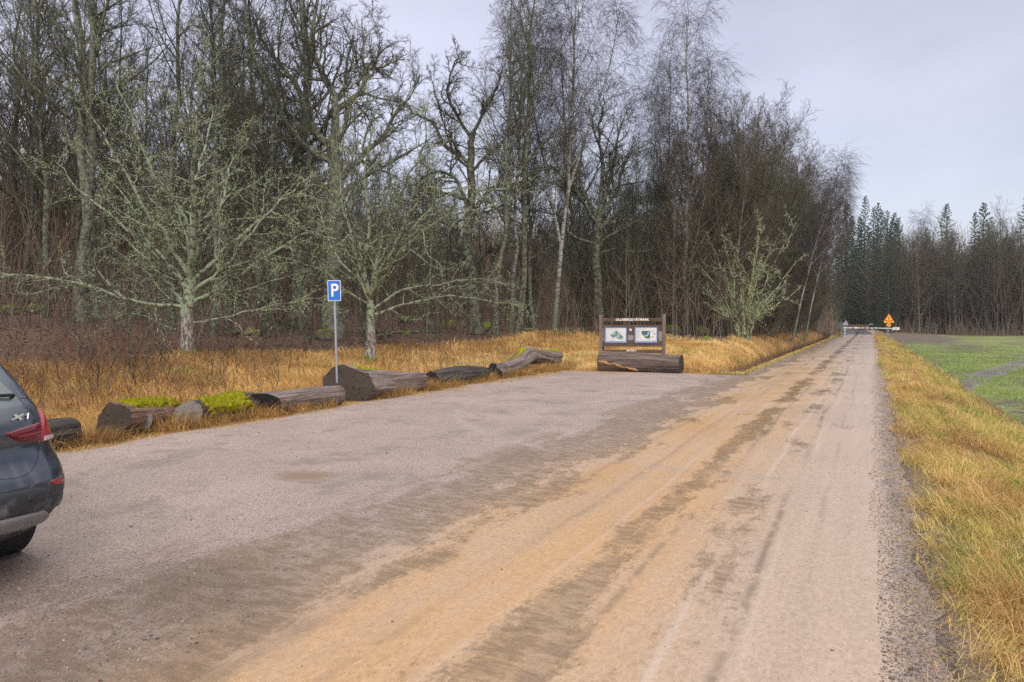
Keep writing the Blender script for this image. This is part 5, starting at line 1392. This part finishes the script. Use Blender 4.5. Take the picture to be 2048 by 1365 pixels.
for x0, x1, m, r in ((1703.5, 1706.5, 'boom_blue', .09), (1706.5, 1709.5, 'sign_yellow', .092), (1709.5, 1712, 'white_letter', .09), (1719.5, 1722, 'boom_blue', .062), (1722, 1726, 'sign_yellow', .064), (1726, 1731, 'boom_blue', .062), (1731, 1735.5, 'sign_yellow', .064), (1735.5, 1739, 'boom_blue', .062), (1745.5, 1749, 'boom_blue', .10), (1749, 1752, 'sign_yellow', .102), (1752, 1755.5, 'boom_blue', .10)):
    sleeve(x0, x1, M[m], r, 'coloured_band')
for px in (1773.5, 1776.2):
    b = MB(); b.box((xb(px), 0, h_ / 2 - .25), (.075, .09, h_ + .45), bev=.008); b.build('pivot_post', M['galv'], BB)
b = MB(); b.box((xb(1774), 0, h_ - .08), (.34, .12, .1), bev=.01); b.build('pivot_bracket', M['boom_white'], BB)
b = MB(); b.box((xb(1791.2), -.1, zz(657.6)), (.78, .12, .33), bev=.015); b.box((xb(1783.5), -.1, zz(660.2)), (.10, .06, .2), Matrix.Rotation(.3, 3, 'Y'), .01); cw = b.build('counterweight', M['boom_white'], BB)
b = MB(); b.box((xb(1790.5), -.164, zz(657.8)), (.2, .006, .05)); b.build('red_mark', M['sign_red'], cw)

dW = 69.0; pw = PD(1777, 680, dW); kw = dW / F
WS = empty('warning_sign', (pw[0], pw[1], ztf(pw[0], pw[1])), YAW * .5 - R(2))
tag(WS, 'yellow and red triangular warning sign above a round yellow sign on one post', 'sign')
wz = lambda py: float(CAM[2] + (HOR - py) * kw - ztf(pw[0], pw[1]))
b = MB(); b.cyl((0, .04, -.3), (0, .04, wz(630)), .033, n=14); b.build('pole', M['galv'], WS, True)
def tri(half, z0, z1, r):
    c = [(-half, z0), (half, z0), (0, z1)]; out = []
    for i in range(3):
        p_, n_, q_ = (np.array(c[j % 3]) for j in (i - 1, i, i + 1))
        u = (p_ - n_) / np.linalg.norm(p_ - n_); v = (q_ - n_) / np.linalg.norm(q_ - n_); a = n_ + u * r * 1.7; e_ = n_ + v * r * 1.7
        for t in np.linspace(0, 1, 6): out.append(tuple((1 - t) ** 2 * a + 2 * t * (1 - t) * n_ + t * t * e_))
    return out
z0, z1 = wz(642.2), wz(626.2)
b = MB(); b.prism(tri(.47, z0, z1, .05), -.02, 0); tp_ = b.build('triangle_plate', M['sign_red'], WS)
b = MB(); b.prism(tri(.33, z0 + .075, z1 - .15, .03), -.0235, -.0215); b.build('yellow_face', M['sign_yellow'], tp_)
b = MB(); b.prism(off(rrect(.075, .32, .02), 0, (z0 + .10 + .17)), -.0265, -.0250); b.build('black_bar', M['black'], tp_)
b = MB(); b.prism(off(rrect(.90, .20, .015), 0, wz(644.1)), -.02, 0); sp_ = b.build('supplementary_plate', M['sign_yellow'], WS)
b = MB()
for i, w_ in enumerate((.05, .06, .04, .06, .05, .03, .05, .06, .08)): b.box((-.29 + i * .07, -.022, wz(644.1)), (w_, .002, .05 + .02 * (i % 2)))
b.build('small_print', M['black'], sp_)
def disc(r, z, n=28): return [(r * math.cos(2 * math.pi * i / n), z + r * math.sin(2 * math.pi * i / n)) for i in range(n)]
zr = wz(650.2)
b = MB(); b.prism(disc(.225, zr), -.02, 0); rp = b.build('round_plate', M['sign_red'], WS)
b = MB(); b.prism(disc(.175, zr), -.0235, -.0215); b.build('yellow_face', M['sign_yellow'], rp)
b = MB(); b.box((.07, -.0258, zr + .06), (.14, .0015, .05), Matrix.Rotation(-.2, 3, 'Y')); b.box((-.04, -.0258, zr - .05), (.14, .0015, .05), Matrix.Rotation(-.2, 3, 'Y')); b.box((0, -.0272, zr), (.26, .001, .03), Matrix.Rotation(-.75, 3, 'Y')); b.build('black_symbol', M['black'], rp)

# grey back of another triangular sign and a dark post beyond the barrier
pg = at(1691, 92); GS = empty('road_sign', pg, YAW * .5); tag(GS, 'grey back of a triangular road sign at the left post of the boom barrier', 'sign')
b = MB(); b.cyl((0, 0, -.2), (0, 0, 1.9), .03, n=10); b.build('pole', M['galv'], GS)
b = MB(); b.prism(tri(.36, 1.35, 2.0, .04), .035, .05); b.build('plate', M['galv'], GS)
pm = at(1739.5, 112); MBX = empty('marker_post', pm, 0); tag(MBX, 'dark post with a pale top standing right of the road beyond the barrier', 'post')
b = MB(); b.box((0, 0, .4), (.3, .3, 1.0), bev=.02); b.build('post', M['cap_dark'], MBX); b = MB(); b.box((.12, 0, 1.02), (.42, .4, .14), Matrix.Rotation(-.25, 3, 'Y'), .02); b.build('lid', M['galv'], MBX)
# slender stake behind the board
pk = at(1426, 42); b = MB(); b.cyl((0, 0, -.2), (.06, 0, 1.42), .035, .028, 9); so = b.build('wooden_stake', M['stake']); so.location = Vector([float(c) for c in pk])
tag(so, 'thin yellowish wooden stake standing in the straw right of the information board', 'stake')

# ================================================================ mossy rocks
def rock(px, dep, size, label, seed, squash=.65, sink=.25):
    rng = np.random.default_rng(seed); bm = bmesh.new(); bmesh.ops.create_icosphere(bm, subdivisions=4, radius=1)
    me = bpy.data.meshes.new('boulder'); bm.to_mesh(me); bm.free()
    V = np.empty(len(me.vertices) * 3); me.vertices.foreach_get('co', V); V = V.reshape(-1, 3)
    n = 1 + .55 * (vnoise(V[:, 0] * 1.3 + V[:, 2] + seed, V[:, 1] * 1.3 + V[:, 2] * .7, .8, seed) - .5) + .2 * (vnoise(V[:, 0] * 4 + V[:, 2] * 2, V[:, 1] * 4 - V[:, 2] * 2, .8, seed + 1) - .5)
    V = V * n[:, None] * [size, size * .8, size * squash]
    V[:, 2] += size * squash * (1 - 2 * sink)
    me.vertices.foreach_set('co', V.ravel()); me.update(); me.materials.append(M['rock'])
    for p_ in me.polygons: p_.use_smooth = True
    o = link('boulder', me); l = at(px, dep); o.location = Vector([float(c) for c in l]); o.rotation_euler = (0, 0, seed)
    tag(o, label, 'rock', 'mossy boulders')
rock(1414, 35, .38, 'grey boulder with a mossy left side lying in the straw right of the board', 1, .6)
rock(1346, 44, .75, 'rounded green mossy boulder just right of the information board', 2, .6)
rock(1402, 45, .6, 'low green mossy boulder behind the wooden stake', 3, .55)
rock(965, 41, .62, 'green mossy boulder at the foot of the dark crooked oak', 4, .7)
rock(900, 43, .5, 'dim mossy boulder in the forest left of the dark crooked oak', 5)
rock(812, 36, .3, 'small moss hump at the edge of the straw, right of the lichen tree', 6, .6)
rock(812, 44, .45, 'grey-topped mossy boulder deeper in the forest between the oaks', 7)
rock(648, 31, .55, 'mossy hump at the foot of the tall forked oak', 8, .6)
rock(20, 30, .5, 'moss-topped boulder at the left edge of the forest floor', 9, .5)
rock(75, 33, .4, 'small moss-topped boulder near the left forest edge', 10, .5)
rock(505, 30, .4, 'low mossy stone between the straight trunks left of the parking sign', 11, .5)
rock(2032, 111, 1.1, 'yellow-green mossy boulder on the far edge of the field', 12, .6)
rock(1256, 46, .4, 'mossy stone in the brush behind the information board', 13, .6)
# ================================================================ car
def smooth_table(zs, vs, k=.035):
    z = np.linspace(zs[0] - .1, zs[-1] + .1, 700); v = np.interp(z, zs, vs); dz = z[1] - z[0]
    g = np.exp(-.5 * (np.arange(-60, 61) * dz / k) ** 2); g /= g.sum()
    return z, np.convolve(np.pad(v, 60, mode='edge'), g, 'valid')
ZX = smooth_table([.28, .36, .46, .56, .64, .70, .76, .82, .90, 1.0, 1.06, 1.12, 1.30, 1.44, 1.50, 1.56], [.20, .10, .03, .0, .0, .02, .06, .09, .105, .10, .12, .17, .36, .52, .56, .70], .018)
ZW = smooth_table([.28, .36, .46, .60, .75, .90, .98, 1.05, 1.12, 1.30, 1.44, 1.50, 1.56], [.76, .84, .89, .90, .895, .872, .838, .825, .81, .735, .66, .60, .36], .022)
ZF = smooth_table([.28, .40, .55, .72, .80, .88, .95, 1.02, 1.10, 1.30, 1.44, 1.50, 1.56], [4.30, 4.42, 4.45, 4.40, 4.30, 4.05, 3.72, 3.25, 3.0, 2.55, 2.20, 2.0, 1.6], .03)
def tab(T, z): return np.interp(z, T[0], T[1])
def car_pt(u, z):
    """u 0..1 from the rear centre round the corner, 1..2 along the side, 2..3 round the nose; right-hand side (y < 0)"""
    u = np.asarray(u, float); z = np.asarray(z, float)
    xr, w, xf = tab(ZX, z), tab(ZW, z), tab(ZF, z)
    a = .50 * np.clip((1.58 - z) / .5, .25, 1); af = np.minimum(.75, (xf - xr) * .3); n = 3.0
    t = np.clip(u, 0, 1) * np.pi / 2
    y1 = np.sin(t) ** (2 / n); x1 = xr + a * (1 - np.maximum(np.cos(t), 0) ** (2 / n))
    x2 = xr + a + (xf - af - xr - a) * np.clip(u - 1, 0, 1)
    t3 = np.clip(u - 2, 0, 1) * np.pi / 2
    y3 = np.maximum(np.cos(t3), 0) ** (2 / 2.4); x3 = xf - af + af * np.sin(t3) ** (2 / 2.4)
    x = np.where(u <= 1, x1, np.where(u <= 2, x2, x3)); y = np.where(u <= 1, y1, np.where(u <= 2, 1, y3)) * w
    return np.stack([x, -y, z + 0 * x], -1)
def car_nrm(u, z):
    e = .004; du = car_pt(u + e, z) - car_pt(u - e + 1e-9, z); dz = car_pt(u, z + e) - car_pt(u, z - e)
    n = np.cross(dz, du); n /= np.linalg.norm(n, axis=-1, keepdims=True) + 1e-9
    out = car_pt(u, z) - np.array([2.2, 0, .8]); sgn = np.sign((n * out).sum(-1, keepdims=True)); return n * np.where(sgn == 0, 1, sgn)
CAR_A = R(-5)
_ca, _sa = math.cos(R(180) - CAR_A), math.sin(R(180) - CAR_A)
_ct = (-3.70 * rt + 5.01 * fh)[:2]                      # where the rear right tyre meets the ground
CAR_XY = _ct - np.array([.86 * _ca + .875 * _sa, .86 * _sa - .875 * _ca])
CARO = empty('parked_car', (CAR_XY[0], CAR_XY[1], 0), R(180) - CAR_A)
tag(CARO, 'dark slate-blue hatchback car seen from its rear right corner, parked facing the logs', 'car')
ca, sa = math.cos(R(180) - CAR_A), math.sin(R(180) - CAR_A)
def car_world(p): p = np.asarray(p); return np.stack([CAR_XY[0] + p[..., 0] * ca - p[..., 1] * sa, CAR_XY[1] + p[..., 0] * sa + p[..., 1] * ca, p[..., 2]], -1)
UU = np.concatenate([np.linspace(0, .5, 40), np.linspace(.5, 1, 110)[1:], np.linspace(1, 1.35, 40)[1:]]); ZZ = np.linspace(.3, 1.5, 240)
Ug, Zg = np.meshgrid(UU, ZZ, indexing='ij'); _P = car_world(car_pt(Ug, Zg)); _N = car_nrm(Ug, Zg); _q = _P - CAM; _zc = _q @ fw
_px = 1024 + F * (_q @ rt) / _zc; _py = 682.5 - F * (_q @ upv) / _zc
_Nw = car_world(_N) - car_world(np.zeros(3)); _vis = (_Nw * -_q).sum(-1) > 0
def car_uv(px, py):
    e = (_px - px) ** 2 + (_py - py) ** 2 + np.where(_vis, 0, 1e5); i = np.unravel_index(np.argmin(e), e.shape); return Ug[i], Zg[i]
ulist = np.concatenate([np.linspace(0, .6, 12), np.linspace(.6, 1, 18)[1:], np.linspace(1, 2, 40)[1:], np.linspace(2, 3, 22)[1:]])
def shell(name, zs, mat, par=CARO, cap=None):
    Z_, U_ = np.meshgrid(zs, ulist, indexing='ij'); A_ = car_pt(U_, Z_); Bm = A_[:, ::-1].copy(); Bm[..., 1] *= -1
    V = np.concatenate([A_, Bm[:, 1:-1]], 1); n, k = V.shape[:2]; ids = np.arange(n * k).reshape(n, k)
    q = np.stack([ids[:-1], np.roll(ids[:-1], -1, 1), np.roll(ids[1:], -1, 1), ids[1:]], -1).reshape(-1, 4)
    Vv = V.reshape(-1, 3); fs = [q]
    if cap == 'top':
        Vv = np.concatenate([Vv, [[np.mean(V[-1, :, 0]), 0, zs[-1] + .012]]]); fs.append(np.stack([ids[-1], np.roll(ids[-1], -1), np.full(k, n * k)], -1))
    if cap == 'bottom':
        Vv = np.concatenate([Vv, [[np.mean(V[0, :, 0]), 0, zs[0] + .02]]]); fs.append(np.stack([np.roll(ids[0], -1), ids[0], np.full(k, n * k)], -1))
    return link(name, np_mesh(name, Vv, fs, mat, True), par)
ZC = .655
shell('body', np.concatenate([np.linspace(ZC, .78, 14), np.linspace(.78, 1.15, 30)[1:], np.linspace(1.15, 1.545, 30)[1:]]), M['paint'], cap='top')
shell('lower_cladding', np.linspace(.30, ZC, 26), M['clad'], cap='bottom')
def patch(name, top, bot, mat, off_=.006, par=CARO, mirror=False, n=26, m=10, uv=True, prof=0.0, mids=()):
    """a piece that follows the body: top and bottom edges given as (px, py) seen in the photo, or as (u, z)"""
    if uv: top, bot = [car_uv(*p_) for p_ in top], [car_uv(*p_) for p_ in bot]
    def res(L): L = np.array(L, float); return np.stack([np.interp(np.linspace(0, 1, n), np.linspace(0, 1, len(L)), L[:, k]) for k in (0, 1)], -1)
    rws = [res(top)] + [res([car_uv(*p_) for p_ in r_] if uv else r_) for r_ in mids] + [res(bot)]; rws = np.array(rws)
    ti = np.linspace(0, len(rws) - 1 - 1e-6, m); ii = ti.astype(int); ff = (ti - ii)[:, None, None]; g = rws[ii] * (1 - ff) + rws[ii + 1] * ff
    P = car_pt(g[..., 0], g[..., 1]); N = car_nrm(g[..., 0], g[..., 1])
    ed = np.minimum(np.minimum(np.arange(n), np.arange(n)[::-1])[None, :], np.minimum(np.arange(m), np.arange(m)[::-1])[:, None])
    h = np.where(ed == 0, -.004, off_ + prof * np.minimum(ed, 3) / 3); P = P + N * h[..., None]
    if mirror: P = P * [1, -1, 1]
    ids = np.arange(n * m).reshape(m, n); q = np.stack([ids[:-1, :-1], ids[:-1, 1:], ids[1:, 1:], ids[1:, :-1]], -1).reshape(-1, 4)
    return link(name, np_mesh(name, P.reshape(-1, 3), [q], mat, True), par)
for mir in (False, True):
    patch('tail_light', [(78, 812), (88, 816), (96, 822)], [(81, 886), (91, 883), (101, 879)], M['lamp_red'], .010, mirror=mir, prof=.008, m=16, mids=([(81, 832), (90, 833), (98, 834)], [(82, 850), (91, 849), (100, 848)], [(82, 868), (92, 866), (101, 864)]))
    patch('tail_light', [(9, 868), (40, 856), (80, 842)], [(12, 870), (34, 886), (80, 887)], M['lamp_dark'], .008, mirror=mir, prof=.006, mids=([(11, 869), (40, 865), (81, 856)], [(20, 875), (40, 874), (81, 871)]))
    patch('lamp_strip', [(34, 873), (56, 868), (79, 861)], [(34, 876), (56, 871), (79, 864)], M['lamp_red'], .0165, mirror=mir, m=5)
    patch('turn_lamp', [(84, 873), (92, 870.5), (101, 868)], [(83, 884), (92, 881), (101, 878)], M['lamp_clear'], .0225, mirror=mir)
    patch('reflector', [(101, 962), (113, 958), (126, 955)], [(107, 970), (116, 969), (126, 966)], M['lamp_red'], .006, mirror=mir)
patch('bumper_edge', [(-80, 1000), (-20, 992), (30, 982), (75, 973), (92, 974), (105, 984), (126, 982)], [(-80, 1046), (-20, 1046), (30, 1036), (75, 1028), (92, 1020), (112, 1016), (127, 1012)], M['clad'], .010)
patch('skid_plate', [(-120, 1060), (-60, 1052), (0, 1040), (50, 1026), (84, 1019), (96, 1026)], [(-120, 1086), (-60, 1086), (0, 1070), (45, 1060), (80, 1048), (100, 1040)], M['silver'], .012, prof=.006)
patch('rear_window', [(0, 1.40), (.3, 1.40), (.47, 1.395)], [(0, 1.13), (.3, 1.13), (.50, 1.135)], M['glass_light'], .004, uv=False)
patch('rear_window', [(0, 1.40), (.3, 1.40), (.47, 1.395)], [(0, 1.13), (.3, 1.13), (.50, 1.135)], M['glass_light'], .004, uv=False, mirror=True)
patch('tow_cover', [(52, 989), (58, 988), (65, 987)], [(52, 1004), (58, 1003), (65, 1002)], M['clad'], .017)
# seams: tailgate edge and the gap above the bumper
def seam_line(pts, wd=.008, nm='seam'):
    t_ = [car_uv(*p_) for p_ in pts]; return patch(nm, [(u, z + wd / 2) for u, z in t_], [(u, z - wd / 2) for u, z in t_], M['black'], .0035, uv=False, m=3, n=40)
seam_line([(-60, 968), (-10, 962), (30, 957), (52, 950), (66, 938), (75, 918), (80, 886)])
seam_line([(-70, 812), (0, 804), (40, 798), (66, 792)], .007)
# badge X1, built from bars lying on the tailgate
b_ = MB()
def on_car(px, py, h=.010): u, z = car_uv(px, py); return car_pt(u, z) + car_nrm(u, z) * h
for (p_, q_, r_) in (((24, 842), (44, 832), .006), ((28, 832), (40, 842), .0075), ((53.5, 830), (53, 839), .006), ((50, 832.5), (53.5, 830), .004)):
    P_, Q_ = on_car(*p_), on_car(*q_); dd = Vector((Q_ - P_).tolist()); mid = (P_ + Q_) / 2
    b_.box(mid, (dd.length + .004, .008, r_ * 2), dd.to_track_quat('X', 'Z').to_matrix(), .001)
b_.build('badge', M['chrome'], CARO)
# wiper on the rear window
b_ = MB(); P_, Q_ = on_car(22, 797, .03), on_car(-60, 800, .03); b_.cyl(P_, Q_, .011, n=8); b_.cyl(on_car(22, 797, .01), P_, .012, n=8); b_.build('wiper', M['rubber'], CARO)
# sides: glass, doors, handles, arches
for mir in (False, True):
    patch('side_window', [(1.05, 1.40), (1.35, 1.43), (1.6, 1.43)], [(1.0, 1.10), (1.3, 1.08), (1.6, 1.075)], M['glass'], .004, uv=False, mirror=mir)
    patch('side_window', [(1.62, 1.43), (1.8, 1.42), (2.0, 1.36)], [(1.62, 1.075), (1.85, 1.07), (2.12, 1.07)], M['glass'], .004, uv=False, mirror=mir)
    for u0, u1 in ((1.22, 1.59), (1.61, 1.96)):
        dr = patch('door', [(u0, 1.05), (u1, 1.05)], [(u0, .50), (u1, .50)], M['paint'], .005, uv=False, mirror=mir, n=20)
        patch('handle', [(u0 + .02, .96), (u0 + .08, .965)], [(u0 + .02, .935), (u0 + .08, .94)], M['paint'], .035, dr, uv=False, mirror=mir, m=6, n=8)
    for wx in (1.0, 3.72):
        s_ = -1 if not mir else 1
        y0 = s_ * .762
        bb = MB(); bb.cyl((wx, s_ * .60, .36), (wx, s_ * .902, .36), .405, n=40); bb.build('wheel_arch', M['rubber'], CARO, True)
        W_ = empty('wheel', (wx, y0, .335)); W_.parent = CARO
        prof = [(.20, -.10), (.28, -.112), (.318, -.100), (.334, -.075), (.336, 0), (.334, .075), (.318, .100), (.28, .112), (.20, .10)]
        K_ = 120; V_ = []; 
        for k_ in range(K_):
            a_ = 2 * np.pi * k_ / K_
            for i_, (r_, y_) in enumerate(prof):
                tread = .009 * ((k_ + (i_ * 2) % 4) % 4 < 1.5) if 2 <= i_ <= 6 else 0
                V_.append(((r_ - tread) * math.cos(a_), y_ * 1.05, (r_ - tread) * math.sin(a_)))
        n_ = len(prof); q_ = [[k_ * n_ + i_, k_ * n_ + i_ + 1, ((k_ + 1) % K_) * n_ + i_ + 1, ((k_ + 1) % K_) * n_ + i_] for k_ in range(K_) for i_ in range(n_ - 1)]
        link('tyre', np_mesh('tyre', np.array(V_), [q_], M['tyre'], False), W_)
        bb = MB(); bb.cyl((0, -s_ * .06, 0), (0, s_ * .03, 0), .205, n=36)
        for k_ in range(5):
            a_ = 2 * math.pi * k_ / 5; bb.box((.11 * math.cos(a_), s_ * .055, .11 * math.sin(a_)), (.19, .045, .055), Matrix.Rotation(-a_, 3, 'Y'), .006)
        bb.cyl((0, s_ * .03, 0), (0, s_ * .085, 0), .04, n=20); bb.build('rim', M['rim'], W_, False)
    patch('headlight', [(2.35, .80), (2.6, .79), (2.8, .77)], [(2.35, .70), (2.6, .66), (2.8, .64)], M['lamp_clear'], .006, uv=False, mirror=mir)
    bb = MB(); s_ = -1 if not mir else 1; bb.box((2.72, s_ * .98, 1.06), (.13, .22, .15), bev=.03); bb.build('mirror', M['paint'], CARO)
bb = MB(); bb.box((.62, 0, 1.505), (.22, 1.12, .03), bev=.012); bb.build('roof_spoiler', M['paint'], CARO)
patch('windscreen', [(3.0, 1.42), (2.6, 1.42), (2.25, 1.40)], [(3.0, 1.06), (2.6, 1.06), (2.15, 1.07)], M['glass'], .004, uv=False)
patch('windscreen', [(3.0, 1.42), (2.6, 1.42), (2.25, 1.40)], [(3.0, 1.06), (2.6, 1.06), (2.15, 1.07)], M['glass'], .004, uv=False, mirror=True)
patch('grille', [(3.0, .74), (2.85, .74)], [(3.0, .50), (2.85, .50)], M['rubber'], .006, uv=False)
patch('grille', [(3.0, .74), (2.85, .74)], [(3.0, .50), (2.85, .50)], M['rubber'], .006, uv=False, mirror=True)
HAZE = .00025
# ================================================================ camera, light, sky
cam = bpy.data.cameras.new('camera'); co = bpy.data.objects.new('camera', cam); COL.objects.link(co)
cam.sensor_width = 36; cam.lens = 36 * F / 2048; cam.clip_start = .05; cam.clip_end = 4000
m = Matrix(((rt[0], upv[0], -fw[0], 0), (rt[1], upv[1], -fw[1], 0), (rt[2], upv[2], -fw[2], 1.7), (0, 0, 0, 1))); co.matrix_world = m
scene.camera = co
SUN_EL, SUN_AZ = R(34), R(146)           # azimuth clockwise from +y
s = bpy.data.lights.new('sun', 'SUN'); s.energy = 1.5; s.angle = R(28); s.color = (1, .95, .88)
so_ = bpy.data.objects.new('sun', s); COL.objects.link(so_)
dirv = Vector((math.sin(SUN_AZ) * math.cos(SUN_EL), math.cos(SUN_AZ) * math.cos(SUN_EL), math.sin(SUN_EL)))
so_.rotation_euler = dirv.to_track_quat('Z', 'Y').to_euler(); so_.location = (0, 0, 60)
w = bpy.data.worlds.new('World'); scene.world = w; w.use_nodes = True
t = w.node_tree; t.nodes.clear()
out = t.nodes.new('ShaderNodeOutputWorld'); add = t.nodes.new('ShaderNodeAddShader')
b1 = t.nodes.new('ShaderNodeBackground'); b2 = t.nodes.new('ShaderNodeBackground')
sk = t.nodes.new('ShaderNodeTexSky'); sk.sky_type = 'NISHITA'; sk.sun_disc = False; sk.sun_elevation = SUN_EL; sk.sun_rotation = SUN_AZ
t.links.new(sk.outputs[0], b1.inputs[0]); b1.inputs[1].default_value = .05
tc = t.nodes.new('ShaderNodeTexCoord'); sx = t.nodes.new('ShaderNodeSeparateXYZ'); t.links.new(tc.outputs[0], sx.inputs[0])
rp_ = t.nodes.new('ShaderNodeValToRGB'); el = rp_.color_ramp.elements     # cloud deck: brighter towards the zenith
for p_, c_ in ((0, (.565, .53, .60)), (.14, (.56, .525, .60)), (.42, (.49, .46, .535)), (.60, (1.0, .98, .97)), (1, (1.95, 1.90, 1.84))):
    e_ = el.new(p_) if p_ not in (0, 1) else el[0 if p_ == 0 else len(el) - 1]
    e_.color = (*c_, 1); e_.position = p_
t.links.new(sx.outputs[2], rp_.inputs[0])
nz = t.nodes.new('ShaderNodeTexNoise'); nz.inputs['Scale'].default_value = 2.6; nz.inputs['Detail'].default_value = 5; nz.inputs['Roughness'].default_value = .5
mp = t.nodes.new('ShaderNodeMapping'); mp.inputs['Scale'].default_value = (1, 1, 2.2); t.links.new(tc.outputs[0], mp.inputs[0]); t.links.new(mp.outputs[0], nz.inputs[0])
mr = t.nodes.new('ShaderNodeMapRange'); mr.inputs[1].default_value = .3; mr.inputs[2].default_value = .7; mr.inputs[3].default_value = .83; mr.inputs[4].default_value = 1.13
t.links.new(nz.outputs[0], mr.inputs[0])
dt = t.nodes.new('ShaderNodeVectorMath'); dt.operation = 'DOT_PRODUCT'; t.links.new(tc.outputs[0], dt.inputs[0]); dt.inputs[1].default_value = (float(rt[0]), float(rt[1]), 0)
m2 = t.nodes.new('ShaderNodeMapRange'); m2.inputs[1].default_value = -.5; m2.inputs[2].default_value = .65; m2.inputs[3].default_value = 1.07; m2.inputs[4].default_value = .80
t.links.new(dt.outputs['Value'], m2.inputs[0]); m3 = t.nodes.new('ShaderNodeMath'); m3.operation = 'MULTIPLY'; t.links.new(mr.outputs[0], m3.inputs[0]); t.links.new(m2.outputs[0], m3.inputs[1])
t.links.new(rp_.outputs[0], b2.inputs[0]); t.links.new(m3.outputs[0], b2.inputs[1])
t.links.new(b1.outputs[0], add.inputs[0]); t.links.new(b2.outputs[0], add.inputs[1]); t.links.new(add.outputs[0], out.inputs[0])
# thin damp air over the whole place
b = MB(); b.box((0, 0, 15.25), (1900, 1900, 34.5))
hz = bpy.data.materials.new('damp_air'); hz.use_nodes = True; ht = hz.node_tree; ht.nodes.clear()
ho = ht.nodes.new('ShaderNodeOutputMaterial'); hv = ht.nodes.new('ShaderNodeVolumePrincipled'); hv.inputs['Color'].default_value = (.93, .94, .98, 1); hv.inputs['Density'].default_value = HAZE
ht.links.new(hv.outputs[0], ho.inputs['Volume'])
tag(b.build('haze', hz), kind='stuff', label='thin grey damp air over the whole place', cat='haze')
scene.cycles.volume_bounces = 0
scene.view_settings.view_transform = 'Standard'; scene.view_settings.look = 'None'
scene.view_settings.exposure = 0.25; scene.view_settings.gamma = 1.0
scene.cycles.max_bounces = 5; scene.cycles.diffuse_bounces = 3; scene.cycles.glossy_bounces = 2; scene.cycles.transmission_bounces = 3
scene.cycles.use_denoising = False
scene.cycles.sample_clamp_indirect = 4
